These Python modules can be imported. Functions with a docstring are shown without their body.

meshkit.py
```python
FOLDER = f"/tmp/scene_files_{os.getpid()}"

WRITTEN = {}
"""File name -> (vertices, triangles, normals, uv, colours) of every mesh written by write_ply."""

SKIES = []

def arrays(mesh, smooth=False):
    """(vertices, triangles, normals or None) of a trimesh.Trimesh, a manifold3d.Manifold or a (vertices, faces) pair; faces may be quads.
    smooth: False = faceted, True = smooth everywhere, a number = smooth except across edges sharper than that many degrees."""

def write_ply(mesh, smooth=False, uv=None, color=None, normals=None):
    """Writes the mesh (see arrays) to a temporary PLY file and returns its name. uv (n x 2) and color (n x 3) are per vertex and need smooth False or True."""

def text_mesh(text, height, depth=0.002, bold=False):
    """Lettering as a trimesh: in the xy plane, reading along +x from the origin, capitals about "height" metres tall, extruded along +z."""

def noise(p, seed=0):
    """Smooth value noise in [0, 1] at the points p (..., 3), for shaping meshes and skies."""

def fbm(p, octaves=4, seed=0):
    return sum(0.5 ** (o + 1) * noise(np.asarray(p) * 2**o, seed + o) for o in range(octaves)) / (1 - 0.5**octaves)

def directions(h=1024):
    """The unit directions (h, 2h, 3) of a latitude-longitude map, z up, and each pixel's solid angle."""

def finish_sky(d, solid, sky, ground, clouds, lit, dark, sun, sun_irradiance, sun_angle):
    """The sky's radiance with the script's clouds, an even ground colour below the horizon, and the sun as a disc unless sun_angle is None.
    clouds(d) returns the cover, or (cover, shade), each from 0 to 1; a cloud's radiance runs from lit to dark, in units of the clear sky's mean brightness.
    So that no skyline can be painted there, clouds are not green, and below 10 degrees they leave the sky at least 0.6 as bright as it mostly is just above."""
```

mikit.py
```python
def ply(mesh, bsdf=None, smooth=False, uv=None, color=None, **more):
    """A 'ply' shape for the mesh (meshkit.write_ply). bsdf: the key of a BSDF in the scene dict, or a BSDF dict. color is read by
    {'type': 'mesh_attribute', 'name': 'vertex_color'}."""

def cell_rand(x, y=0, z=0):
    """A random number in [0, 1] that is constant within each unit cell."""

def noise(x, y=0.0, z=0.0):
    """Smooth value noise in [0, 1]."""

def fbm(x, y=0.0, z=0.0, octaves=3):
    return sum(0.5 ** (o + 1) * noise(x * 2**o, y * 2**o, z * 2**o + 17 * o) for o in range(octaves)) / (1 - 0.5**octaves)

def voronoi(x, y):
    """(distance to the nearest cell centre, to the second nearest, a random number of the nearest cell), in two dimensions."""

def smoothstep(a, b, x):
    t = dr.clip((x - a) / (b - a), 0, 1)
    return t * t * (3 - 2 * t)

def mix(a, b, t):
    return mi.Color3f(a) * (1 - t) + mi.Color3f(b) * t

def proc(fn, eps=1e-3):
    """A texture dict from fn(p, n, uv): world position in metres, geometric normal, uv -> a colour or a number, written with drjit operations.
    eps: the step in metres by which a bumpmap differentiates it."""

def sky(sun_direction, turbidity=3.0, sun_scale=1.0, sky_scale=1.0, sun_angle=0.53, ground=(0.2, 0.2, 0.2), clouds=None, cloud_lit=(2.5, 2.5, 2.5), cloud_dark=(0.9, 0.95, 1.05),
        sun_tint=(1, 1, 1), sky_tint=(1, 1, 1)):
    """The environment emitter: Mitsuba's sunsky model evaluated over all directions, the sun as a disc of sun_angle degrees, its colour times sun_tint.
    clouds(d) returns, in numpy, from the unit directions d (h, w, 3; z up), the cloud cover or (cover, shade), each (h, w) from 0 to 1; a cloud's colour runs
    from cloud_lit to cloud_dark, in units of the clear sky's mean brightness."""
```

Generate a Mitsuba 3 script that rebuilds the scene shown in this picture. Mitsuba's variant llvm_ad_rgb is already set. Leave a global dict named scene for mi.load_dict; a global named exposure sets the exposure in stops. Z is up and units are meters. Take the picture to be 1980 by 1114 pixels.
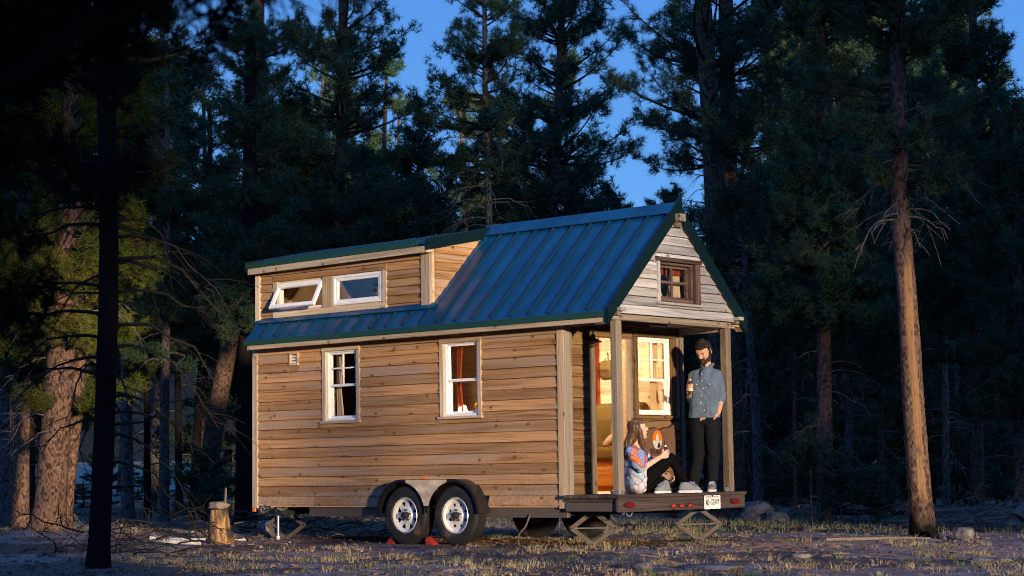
import math, random
import numpy as np, trimesh, manifold3d, drjit as dr, mitsuba as mi
import mikit, meshkit
from mikit import noise, fbm, voronoi, cell_rand, smoothstep, mix
from shapely.geometry import Polygon, Point, LineString, box as sbox
from shapely.ops import unary_union

T = mi.ScalarTransform4f
scene, labels = {}, {}

# ---------------------------------------------------------------- camera, sky, exposure
EYE = np.array([19.066, -16.462, 0.828])
FWD = np.array([-0.66256, 0.74324, 0.09282])
UPV = np.array([0.07278, -0.05945, 0.99558])
scene['camera'] = {'type': 'thinlens', 'to_world': T().look_at(origin=EYE.tolist(), target=(EYE + FWD).tolist(), up=UPV.tolist()),
                   'fov': 29.19, 'fov_axis': 'x', 'near_clip': 0.1, 'far_clip': 3000.0, 'aperture_radius': 0.0065, 'focus_distance': 22.5}
exposure = 1.3
SUN_EL = math.radians(5.0)
SUN = np.array([0.905 * math.cos(SUN_EL), -0.425 * math.cos(SUN_EL), math.sin(SUN_EL)])
# blue hour sky: an even, cloudless looking deep blue, a little lighter towards the horizon; one low warm key light from behind the camera
scene['sky'] = mikit.sky(SUN.tolist(), turbidity=3, sun_scale=4.15, sky_scale=1.0, sun_tint=(1.0, 1.74, 8.4), ground=(0.03, 0.03, 0.03), sun_angle=2.0,
                         clouds=lambda d: (np.ones(d.shape[:2]), np.clip((d[..., 2] - .10) / .24, 0, 1)), cloud_lit=(1.85, 5.3, 11.4), cloud_dark=(.80, 2.85, 9.2))

# ---------------------------------------------------------------- helpers
R = random.Random(5)
def numbered(k):
    if k not in scene and not any(x.startswith(k + '__') for x in scene) and k not in labels: return k
    n = 1
    while True:
        c = f'{k}_{n:03d}'
        if c not in scene and not any(x.startswith(c + '__') for x in scene) and c not in labels: return c
        n += 1
CNT = {}
def partkey(parent, name):
    b = parent + '__' + name
    n = CNT.get(b, -1) + 1
    CNT[b] = n
    return b if n == 0 else f'{b}_{n:03d}'
def thing(name, label, cat, group=None, kind=None):
    k = numbered(name)
    labels[k] = {'label': label, 'category': cat}
    if group: labels[k]['group'] = group
    if kind: labels[k]['kind'] = kind
    return k
def struct(name, mesh, bsdf, smooth=False, **kw):
    scene[name] = mikit.ply(mesh, bsdf, smooth=smooth, **kw)
    labels[name] = {'kind': 'structure'}
def put(parent, name, mesh, bsdf, smooth=False, grain=None, label=None, kind=None, uv=None, color=None, **kw):
    k = partkey(parent, name)
    if grain is not None:
        v, f, _ = meshkit.arrays(mesh)
        o = [i for i in range(3) if i != grain]
        off = 16.0 * R.randint(0, 200)
        uv = np.stack([v[:, grain] + off, v[:, o[0]] * 0.83 + v[:, o[1]]], 1)
        mesh, smooth = (v, f), False
    scene[k] = mikit.ply(mesh, bsdf, smooth=smooth, uv=uv, color=color, **kw)
    if label or kind:
        labels[k] = {}
        if label: labels[k]['label'] = label
        if kind: labels[k]['kind'] = kind
    return k
def solo(name, mesh, bsdf, label, cat, group=None, kind=None, smooth=False, **kw):
    k = thing(name, label, cat, group, kind)
    scene[k] = mikit.ply(mesh, bsdf, smooth=smooth, **kw)
    return k
def tm(v, f):
    f = np.asarray(f)
    if f.shape[1] == 4: f = np.vstack([f[:, [0, 1, 2]], f[:, [0, 2, 3]]])
    return trimesh.Trimesh(np.asarray(v, float), f, process=False)
def cat_(ms): return trimesh.util.concatenate([m if isinstance(m, trimesh.Trimesh) else tm(*meshkit.arrays(m)[:2]) for m in ms])
def box(a, b):
    a, b = np.minimum(a, b), np.maximum(a, b)
    m = trimesh.creation.box(extents=b - a); m.apply_translation((a + b) / 2); return m
def cbox(a, b, c=0.006):
    """box with chamfered edges"""
    a, b = np.array(a, float), np.array(b, float); pts = []
    for x in (0, 1):
        for y in (0, 1):
            for z in (0, 1):
                p = np.array([(a, b)[x][0], (a, b)[y][1], (a, b)[z][2]]); s = np.array([1 - 2 * x, 1 - 2 * y, 1 - 2 * z]) * c
                for k in range(3):
                    q = p + s; q[k] = p[k]; pts.append(q)
    return tm(*meshkit.arrays(manifold3d.Manifold.hull_points(np.array(pts)))[:2])
HEX = [[0, 1, 3, 2], [4, 6, 7, 5], [0, 4, 5, 1], [2, 3, 7, 6], [0, 2, 6, 4], [1, 5, 7, 3]]
def hexa(p8): return tm(p8, HEX)
def beam(p0, p1, w, h, up=(0, 0, 1), ch=0.0):
    """bar of section w x h from p0 to p1"""
    p0, p1 = np.array(p0, float), np.array(p1, float); d = p1 - p0; L = np.linalg.norm(d); d /= L
    s = np.cross(d, up); s /= np.linalg.norm(s); u = np.cross(s, d)
    pts = [p0 + d * L * i + s * w * (j - .5) + u * h * (k - .5) for i in (0, 1) for j in (0, 1) for k in (0, 1)]
    return hexa(pts)
def tube(points, radii, sides=6, cap=False):
    p = np.asarray(points, float); n = len(p)
    t = np.gradient(p, axis=0); t /= np.linalg.norm(t, axis=1, keepdims=True) + 1e-12
    a = np.cross(t, np.where(np.abs(t[:, 2:]) < .9, [0, 0, 1.0], [1.0, 0, 0])); a /= np.linalg.norm(a, axis=1, keepdims=True) + 1e-12
    b = np.cross(t, a); g = np.arange(sides) * 2 * np.pi / sides
    r = np.broadcast_to(np.asarray(radii, float), (n,)) if np.ndim(radii) < 2 else np.asarray(radii)
    r = r[:, None] if r.ndim == 1 else r
    v = p[:, None] + r[..., None] * (np.cos(g)[None, :, None] * a[:, None] + np.sin(g)[None, :, None] * b[:, None])
    i, j = np.meshgrid(np.arange(n - 1), np.arange(sides), indexing='ij')
    q = np.stack([i * sides + j, i * sides + (j + 1) % sides, (i + 1) * sides + (j + 1) % sides, (i + 1) * sides + j], -1).reshape(-1, 4)
    v = v.reshape(-1, 3)
    f = np.vstack([q[:, [0, 1, 2]], q[:, [0, 2, 3]]])
    if cap:
        v = np.vstack([v, p[0], p[-1]]); k = len(v); jj = np.arange(sides)
        f = np.vstack([f, np.stack([jj * 0 + k - 2, (jj + 1) % sides, jj], 1), np.stack([jj * 0 + k - 1, (n - 1) * sides + jj, (n - 1) * sides + (jj + 1) % sides], 1)])
    return trimesh.Trimesh(v, f, process=False)
def extr(poly, h, M=None):
    """extrude a shapely polygon by h along +z, then apply the 4x4 M"""
    ms = [trimesh.creation.extrude_polygon(g, h, engine='earcut') for g in getattr(poly, 'geoms', [poly])]
    m = trimesh.util.concatenate(ms)
    if M is not None: m.apply_transform(M)
    return m
def frame(o, ex, ey, ez):
    M = np.eye(4); M[:3, 0], M[:3, 1], M[:3, 2], M[:3, 3] = ex, ey, ez, o; return M
def lathe(prof, n=40, M=None):
    m = trimesh.creation.revolve(np.array(prof, float), sections=n)
    if M is not None: m.apply_transform(M)
    return m
def man_box(a, b):
    a, b = np.minimum(a, b), np.maximum(a, b)
    return manifold3d.Manifold.cube((np.array(b) - a).tolist()).translate(np.array(a, float).tolist())
def hulls(segs, length=0.02, smooth=8, sphere=14):
    """union of hulls of spheres ((p, r), (p, r), ...), refined and smoothed into one continuous skin"""
    def ball(p, r):
        if np.ndim(r) == 0: r = (r, r, r)
        return manifold3d.Manifold.sphere(1.0, sphere).scale(list(map(float, r))).translate(list(map(float, p)))
    ms = [manifold3d.Manifold.batch_hull([ball(p, r) for p, r in s]) for s in segs]
    u = manifold3d.Manifold.batch_boolean(ms, manifold3d.OpType.Add)
    u = u.refine_to_length(length)
    v, f, _ = meshkit.arrays(u)
    m = trimesh.Trimesh(v, f, process=True)
    if smooth: trimesh.smoothing.filter_taubin(m, lamb=0.5, nu=0.52, iterations=smooth)
    return m

# ---------------------------------------------------------------- materials
def two(b): return {'type': 'twosided', 'bsdf': b}
def rgb(*c): return {'type': 'rgb', 'value': list(c)}
def plain(name, c, rough=None, metal=0.0, spec=0.5, coat=0.0):
    scene[name] = two({'type': 'diffuse', 'reflectance': rgb(*c)} if rough is None else
                      {'type': 'principled', 'base_color': rgb(*c), 'roughness': rough, 'metallic': metal, 'specular': spec, 'clearcoat': coat, 'clearcoat_gloss': 0.9})
def woodfn(dark, mid, light, knots=1.0, grey=None, splash=False):
    def fn(p, n, uv):
        u, v = mi.Float(uv.x), mi.Float(uv.y)
        bid = dr.floor((u + 8.0) / 16.0)
        t = cell_rand(bid, 3); t2 = cell_rand(bid, 7)
        w = noise(u * 1.1, v * 12.0, bid)
        g = noise(u * 2.2 + 9 * t, v * 130.0 + 9.0 * w, bid)
        b = noise(u * 0.9, v * 26.0, bid + 2)
        c = mix(mix(dark, mid, smoothstep(0.05, 0.55, g)), light, smoothstep(0.35, 0.9, 0.5 * g + 0.5 * b))
        c *= 0.70 + 0.58 * t
        c = c * mi.Color3f(1.0 + 0.10 * (t2 - 0.5), 1.0, 1.0 - 0.12 * (t2 - 0.5))
        if grey is not None:
            c = mix(c, grey, 0.75 * smoothstep(0.45, 0.8, 0.65 * noise(u * 0.8, v * 16.0, bid + 5) + 0.35 * t2))
        if splash: c = mix(c, (.17, .125, .095), .40 * smoothstep(.95, .42, p.z + .5 * (fbm(p.x * 3, p.z * 3, 1.0, 3) - .5)) * smoothstep(.3, .6, noise(p.x * 55, p.z * 40)))
        if knots == 0: return c
        d1, d2, kr = voronoi(u * 4.5 + 31 * t2, v * 5.5)
        on = smoothstep(1 - 0.34 * knots, 1 - 0.30 * knots, kr)
        k = smoothstep(0.075, 0.04, d1) * on
        rg = smoothstep(0.20, 0.07, d1) * on
        return mix(c * (1 - 0.35 * rg), (dark[0] * 0.3, dark[1] * 0.26, dark[2] * 0.24), k)
    return fn
def woodmat(name, *a, rough=0.75, **k):
    fn = woodfn(*a, **k)
    scene[name] = two({'type': 'diffuse', 'reflectance': mikit.proc(fn)})
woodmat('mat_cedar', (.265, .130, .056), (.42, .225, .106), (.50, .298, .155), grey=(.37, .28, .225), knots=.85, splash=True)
woodmat('mat_trim', (.38, .28, .18), (.51, .39, .265), (.60, .48, .35), knots=0.8)
woodmat('mat_post', (.155, .125, .10), (.215, .175, .14), (.27, .225, .18), knots=0.5)
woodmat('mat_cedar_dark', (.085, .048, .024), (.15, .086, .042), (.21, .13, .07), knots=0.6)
woodmat('mat_grey_board', (.23, .22, .22), (.345, .335, .35), (.43, .42, .44), knots=0.2, grey=(.28, .275, .29))
woodmat('mat_deck', (.048, .036, .037), (.078, .058, .057), (.11, .085, .082), knots=0.2)
woodmat('mat_pine', (.50, .36, .20), (.62, .47, .29), (.70, .56, .38), knots=0.6)
woodmat('mat_cream_plank', (.52, .44, .33), (.62, .54, .42), (.70, .62, .50), knots=0.25)
woodmat('mat_shaded_lining', (.12, .075, .04), (.17, .11, .06), (.22, .15, .09), knots=0.4)  # pine lining with the unlit room's darkness put into its colour
plain('mat_lap_shade', (.055, .030, .016))  # dark behind the board gaps, painting the shadow line under each lap
woodmat('mat_oak', (.36, .16, .035), (.50, .24, .06), (.58, .30, .08), knots=0.0)
woodmat('mat_brown_frame', (.055, .035, .033), (.085, .058, .055), (.12, .085, .08), knots=0.0)
def rooffn(p, n, uv):
    s = noise(p.x * 9, p.y * 1.6, p.z * 1.6); g = fbm(p.x * 5, p.y * 5, p.z * 5, 3); d = noise(p.x * 60, p.y * 60, p.z * 40)
    c = mix((.001, .034, .095), (.002, .058, .145), smoothstep(.25, .75, .5 * s + .5 * g))
    return mix(c, (.07, .06, .05), .55 * smoothstep(.80, .93, d) * smoothstep(.4, .7, g))
scene['mat_roof'] = two({'type': 'principled', 'base_color': mikit.proc(rooffn), 'roughness': .36, 'specular': .5})
plain('mat_seam', (.002, .022, .05), 0.4)
plain('mat_drip', (.012, .05, .036), 0.4, 0.0, 0.5)
plain('mat_roof_trim', (.0012, .010, .011), 0.42, 0.0, 0.35)
plain('mat_vinyl', (.80, .80, .80), 0.35)
plain('mat_black', (.012, .012, .014), 0.22, 0.0, 0.6, 0.6)
plain('mat_iron', (.02, .02, .022), 0.5)
plain('mat_steel_brown', (.085, .068, .06), 0.6)
plain('mat_rim', (.72, .71, .70), 0.35, 0.15)
plain('mat_zinc', (.55, .55, .54), 0.35, 0.8)
plain('mat_red_lens', (.42, .012, .010), 0.15, 0.0, 0.7, 0.8)
plain('mat_dull_lens', (.13, .006, .006), 0.25, 0.0, 0.5, 0.3)
scene['mat_gusset_gleam'] = two({'type': 'principled', 'base_color': mikit.proc(lambda p, n, uv: mix((.50, .40, .28), (.78, .67, .50), smoothstep(.25, .75, fbm(p.x * 9, p.y * 9, p.z * 14, 3)))), 'roughness': .38, 'metallic': .15})  # light tan base: the panel's bright reflection painted as colour
plain('mat_red', (.35, .03, .02), 0.5)
plain('mat_orange', (.62, .17, .03), 0.5)
plain('mat_white', (.78, .78, .76))
plain('mat_print', (.015, .015, .018))
plain('mat_red_cloth', (.19, .040, .018))
plain('mat_cream_cloth', (.42, .34, .235))
plain('mat_dull_white', (.50, .49, .47))
plain('mat_olive', (.16, .12, .045))
plain('mat_tan', (.50, .36, .20))
plain('mat_sign', (.135, .070, .036), 0.6)
scene['mat_pane'] = {'type': 'thindielectric', 'int_ior': 1.5}
scene['mat_bottle'] = two({'type': 'principled', 'base_color': rgb(.05, .022, .008), 'roughness': 0.08, 'specular': 0.7, 'clearcoat': 0.8})
def rubber_fn(p, n, uv):
    c = 0.011 + 0.012 * noise(p.x * 9, p.y * 9, p.z * 9)
    return mix((c, c, c * 1.08), (.13, .085, .065), 0.75 * smoothstep(0.62, 0.8, noise(p.x * 6, p.y * 6, p.z * 5)) * smoothstep(0.45, 0.05, p.z))
scene['mat_rubber'] = two({'type': 'principled', 'base_color': mikit.proc(rubber_fn), 'roughness': 0.7, 'specular': 0.35})
plain('mat_yellow', (.75, .48, .03))
plain('mat_brown', (.06, .03, .015))
plain('mat_emblem', (.75, .16, .02))
LAMP, GLOBE, LOFT = 22.0, 270.0, 12.0
plain('mat_pale', (.50, .48, .46))
def stumpfn(p, n, uv):
    g = noise(p.x * 60, p.y * 60, p.z * 5)
    return mix(mix((.13, .075, .045), (.36, .21, .10), smoothstep(.2, .7, g)), (.06, .05, .045), smoothstep(.45, .75, noise(p.x * 9, p.y * 9, p.z * 7)))
scene['mat_stump'] = two({'type': 'diffuse', 'reflectance': mikit.proc(stumpfn)})
plain('mat_canvas', (.10, .07, .035))
# ================================================================ the tiny house on its trailer
L1, L2, W = 5.132, 5.883, 2.106
ZB, ZD, ZE = 0.443, 0.562, 2.45
H = thing('tiny_house', 'wooden tiny house on a two axle trailer with green metal roof and lit porch', 'tiny house')
RI = random.Random(11)
def side(c=0.0): return lambda a, d, z: (a, c - d, z)           # faces -y
def front(c): return lambda a, d, z: (c + d, a, z)              # faces +x
def lbox(mp, a0, a1, d0, d1, z0, z1, ch=0.0):
    p, q = np.array(mp(a0, d0, z0)), np.array(mp(a1, d1, z1))
    return cbox(np.minimum(p, q), np.maximum(p, q), ch) if ch else box(p, q)
def lap(mp, a0, a1, z0, z1, b0=None, b1=None, tb=.030, tt=.008):
    b0, b1 = a0 if b0 is None else b0, a1 if b1 is None else b1
    pts = [mp(a0, 0, z0), mp(b0, 0, z1), mp(a0, tb, z0), mp(b0, tt, z1), mp(a1, 0, z0), mp(b1, 0, z1), mp(a1, tb, z0), mp(b1, tt, z1)]
    return hexa(pts)
def siding(parent, mp, grain, a0, a1, z0, z1, pitch, holes, mat, joints=0.45, edge=None, seed=1):
    """lap boards; holes: (a0, a1, z0, z1) openings; edge(z) -> (a0, a1) limits per height"""
    rr = random.Random(seed); z = z0; fill = []
    def piece(p0, p1, ya, yb):
        if p1 - p0 > .03 and yb - ya > .012: put(parent, 'siding_board', lap(mp, p0, p1, ya, yb, tb=.024, tt=.016), mat, grain=grain)
    z = z0; rows = int(math.ceil((z1 - z0) / pitch - 0.05))
    for r in range(rows):
        za, zb = z0 + r * pitch + .003 + rr.uniform(-.0015, .0015), min(z0 + (r + 1) * pitch - .0025, z1)
        if zb - za < .03: continue
        lo, hi = (a0, a1)
        if edge:
            lo, hi = edge(za); lo2, hi2 = edge(zb)
            if hi2 - lo2 < .02: lo2 = hi2 = (lo + hi) / 2
        spans = [[lo, hi]]
        for (h0, h1, y0, y1) in holes:
            if y0 < zb - .02 and y1 > za + .012:
                ns = []
                for s in spans:
                    if h1 <= s[0] or h0 >= s[1]: ns.append(s); continue
                    if h0 > s[0]: ns.append([s[0], h0])
                    if h1 < s[1]: ns.append([h1, s[1]])
                spans = ns
                if not edge and h1 - h0 < 1.0:
                    piece(max(h0, lo), min(h1, hi), za, y0 - .002); piece(max(h0, lo), min(h1, hi), y1 + .002, zb)
                elif edge and y0 - za > .012: piece(h0, h1, za, y0 - .002)
                elif edge and zb - y1 > .012: piece(h0, h1, y1 + .002, zb)
        out = []
        for s in spans:
            if s[1] - s[0] > 1.6 and rr.random() < joints:
                c = s[0] + (s[1] - s[0]) * rr.uniform(.25, .75); out += [[s[0], c - .0015], [c + .0015, s[1]]]
            else: out.append(s)
        for s in out:
            b0 = lo2 if edge and s[0] == lo else s[0]; b1 = hi2 if edge and s[1] == hi else s[1]
            dz = rr.uniform(-.0025, .0025); th = rr.uniform(.026, .033)
            put(parent, 'siding_board', lap(mp, s[0], s[1], za + dz, zb, b0, b1, tb=th), mat, grain=grain)
def cutwall(a, b, holes):
    m = man_box(a, b)
    for h in holes: m = m - man_box(*h)
    return tm(*meshkit.arrays(m)[:2])
def ring(mp, a0, a1, z0, z1, w, d0, d1, ch=0.004):
    return cat_([lbox(mp, a0, a1, d0, d1, z1 - w, z1, ch), lbox(mp, a0, a1, d0, d1, z0, z0 + w, ch), lbox(mp, a0, a0 + w, d0, d1, z0 + w, z1 - w, ch), lbox(mp, a1 - w, a1, d0, d1, z0 + w, z1 - w, ch)])
def window(name, mp, grain, o, f, zm, muntin=True, label=None, casing=True, tm_='mat_trim'):
    """double hung: o outer casing (a0,a1,z0,z1), f white frame, zm height of the meeting rail"""
    w = H + '__' + numbered_part(name)
    CNT[H + '__' + name] = CNT.get(H + '__' + name, -1)
    a0, a1, z0, z1 = o; b0, b1, y0, y1 = f
    if casing:
        put(w, 'casing', lbox(mp, a0, b0, -.02, .034, z0 + .02, z1 - .05, .004), tm_, grain=2)
        put(w, 'casing', lbox(mp, b1, a1, -.02, .034, z0 + .02, z1 - .05, .004), tm_, grain=2)
        put(w, 'casing', lbox(mp, a0 - .006, a1 + .006, -.02, .038, z1 - .05, z1, .004), tm_, grain=grain)
        put(w, 'sill', lbox(mp, a0 - .02, a1 + .02, -.02, .055, z0 - .012, z0 + .018, .004), tm_, grain=grain)
    put(w, 'frame', ring(mp, b0, b1, y0, y1, .030, -.075, .012), 'mat_vinyl')
    put(w, 'sash', ring(mp, b0 + .03, b1 - .03, zm - .02, y1 - .03, .026, -.03, -.004), 'mat_vinyl', label='upper sash')
    put(w, 'sash', ring(mp, b0 + .03, b1 - .03, y0 + .03, zm + .015, .028, -.062, -.034), 'mat_vinyl', label='lower sash set further in')
    if muntin:
        c = (b0 + b1) / 2; zc = (zm + y1) / 2 - .01
        put(w, 'muntin', lbox(mp, c - .008, c + .008, -.024, -.006, zm, y1 - .05), 'mat_vinyl')
        put(w, 'muntin', lbox(mp, b0 + .05, b1 - .05, -.0235, -.0065, zc - .008, zc + .008), 'mat_vinyl')
    q = lambda d, za, zb: tm([mp(b0 + .04, d, za), mp(b1 - .04, d, za), mp(b1 - .04, d, zb), mp(b0 + .04, d, zb)], [[0, 1, 2, 3]])
    put(w, 'pane', q(-.015, zm, y1 - .04), 'mat_pane'); put(w, 'pane', q(-.048, y0 + .04, zm), 'mat_pane')
    return w
def numbered_part(name):
    b = H + '__' + name; n = CNT.get(b, -1) + 1; CNT[b] = n
    return name if n == 0 else f'{name}_{n:03d}'

SW, FW, GW, DW = H + '__side_wall', H + '__porch_wall', H + '__gable', H + '__dormer'
WIN1 = (1.275, 1.932, 1.45, 2.372); F1 = (1.340, 1.880, 1.472, 2.335)
WIN2 = (3.272, 3.925, 1.448, 2.362); F2 = (3.335, 3.872, 1.466, 2.330)
VENT = (.672, .842, 2.180, 2.345)
WELL = (2.36, 4.02, 0.0, 0.735)
wallholes = [[(F1[0], -1, F1[2]), (F1[1], 1, F1[3])], [(F2[0], -1, F2[2]), (F2[1], 1, F2[3])], [(WELL[0], -1, -.2), (WELL[1], 1, WELL[3])], [(.70, -1, 2.205), (.81, .045, 2.32)]]
put(SW, 'lining', cutwall((0.01, 0.004, ZB), (L1 - .09, .09, 2.50), wallholes), 'mat_shaded_lining', grain=0)
put(SW, 'shade_backing', cutwall((0.01, -.004, ZB), (L1 - .06, .004, 2.49), wallholes), 'mat_lap_shade')  # dark sheet added behind the gaps; it reads as lap shadow
siding(SW, side(0), 0, .075, L1 - .075, ZB, ZE, .1182, [WIN1, WIN2, VENT, (2.40, 4.01, 0, .57), (2.545, 3.862, .57, .67)], 'mat_cedar', seed=4)
for a0, a1 in ((-.028, .072), (L1 - .072, L1 + .03)):
    put(SW, 'corner_board', lbox(side(0), a0, a1, -.0, .034, ZB - .03, ZE, .005), 'mat_trim', grain=2)
window('window', side(0), 0, WIN1, F1, 1.905)
window('window', side(0), 0, WIN2, F2, 1.885, muntin=False)
w = H + '__vent'
put(w, 'casing', ring(side(0), VENT[0], VENT[1], VENT[2], VENT[3], .026, -.03, .036), 'mat_trim', grain=0)
for i in range(3): put(w, 'louver', beam((.70, -.012, 2.222 + i * .036), (.812, -.012, 2.222 + i * .036), .034, .007, up=(0, -.55, .8)), 'mat_vinyl')
put(w, 'hood', box((.70, .02, 2.205), (.812, .028, 2.32)), 'mat_vinyl')
# other outer walls
put(H, 'rear_wall', cutwall((.09, W - .09, ZB), (L1 - .09, W, 2.50), [[(WELL[0], 0, -.2), (WELL[1], 3, WELL[3])]]), 'mat_shaded_lining', grain=0)
put(H, 'end_wall', box((0.0, .09, ZB), (.09, W, 3.5)), 'mat_shaded_lining', grain=1)
put(H, 'floor_frame', box((.09, .09, ZB + .003), (L1 - .09, W - .09, ZD - .01)), 'mat_pine', grain=0)
for y0 in (.10, W - .36): put(H, 'well_cover', box((WELL[0] - .02, y0, .55), (WELL[1] + .02, y0 + .26, .755)), 'mat_pine', grain=0)
# porch wall with door and window
DOOR = (.425, 1.165, ZD, 2.405); DO = (.505, 1.085, ZD, 2.315)
WIN3 = (1.222, 1.985, 1.425, 2.395); F3 = (1.285, 1.905, 1.452, 2.345)
fm = front(L1)
put(FW, 'shade_backing', cutwall((L1 - .002, 0.02, ZD), (L1 + .004, W, 2.45), [[(L1 - 1, DO[0] - .05, DO[2] - .1), (L1 + 1, DO[1] + .05, DO[3] + .05)], [(L1 - 1, F3[0], F3[2]), (L1 + 1, F3[1], F3[3])]]), 'mat_lap_shade')
put(FW, 'lining', cutwall((L1 - .09, 0.0, ZB), (L1 - .002, W, 2.50), [[(L1 - 1, DO[0], DO[2]), (L1 + 1, DO[1], DO[3])], [(L1 - 1, F3[0], F3[2]), (L1 + 1, F3[1], F3[3])]]), 'mat_pine', grain=1)
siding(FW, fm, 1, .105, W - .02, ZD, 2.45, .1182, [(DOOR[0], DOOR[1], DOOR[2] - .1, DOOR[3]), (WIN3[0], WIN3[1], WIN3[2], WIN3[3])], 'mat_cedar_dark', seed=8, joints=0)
put(FW, 'corner_board', lbox(fm, -.030, .104, 0, .036, ZB - .03, ZE, .005), 'mat_post', grain=2)
put(FW, 'corner_board', lbox(fm, W - .02, W + .05, -.04, .036, ZD, ZE, .005), 'mat_post', grain=2)
D = H + '__doorway'
for a0, a1 in ((DOOR[0], DO[0]), (DO[1], DOOR[1])): put(D, 'jamb', lbox(fm, a0, a1, -.09, .040, ZD, DO[3], .005), 'mat_post', grain=2)
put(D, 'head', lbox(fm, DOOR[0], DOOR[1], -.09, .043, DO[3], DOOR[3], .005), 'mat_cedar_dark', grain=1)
put(D, 'threshold', lbox(fm, DO[0], DO[1], -.10, .03, ZD, ZD + .03), 'mat_trim', grain=1)
# the door, hinged on the left jamb and swung open inwards
od = H + '__door'
put(od, 'leaf', box((L1 - .66, .455, ZD + .03), (L1 - .095, .495, 2.30)), 'mat_oak', grain=2)
put(od, 'handle', tube([(L1 - .60, .495, 1.55), (L1 - .60, .53, 1.55), (L1 - .52, .535, 1.55)], .009, 8, True), 'mat_iron')
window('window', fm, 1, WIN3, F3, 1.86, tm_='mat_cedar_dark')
put(H, 'shutter_strip', lbox(fm, 2.0, 2.045, 0, .04, 1.42, 2.36), 'mat_post', grain=2)
# trailer deck and porch
P = H + '__porch'
xs = [L1 + .0, 5.30, 5.41, 5.53, 5.66, 5.80, 5.955]
for i in range(6):
    put(P, 'deck_board', cbox((xs[i] + .003 + (.04 if i == 0 else 0), -.105 + RI.uniform(-.008, .008), ZD - .036), (xs[i + 1] - .003, 2.245, ZD + RI.uniform(-.003, .002)), .004), 'mat_deck', grain=1)
put(P, 'rim_joist', cbox((L1 + .035, -.062, .488), (5.905, -.02, .523), .004), 'mat_deck', grain=0)
put(P, 'rim_joist', cbox((L1 + .035, -.050, .385), (5.895, -.01, .482), .004), 'mat_steel_brown')
put(P, 'rim_joist', cbox((L1 + .035, 2.16, .385), (5.895, 2.2, .523), .004), 'mat_steel_brown')
put(P, 'end_beam', cbox((5.895, -.09, .377), (5.937, 2.225, .523), .006), 'mat_deck', grain=1)
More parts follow.
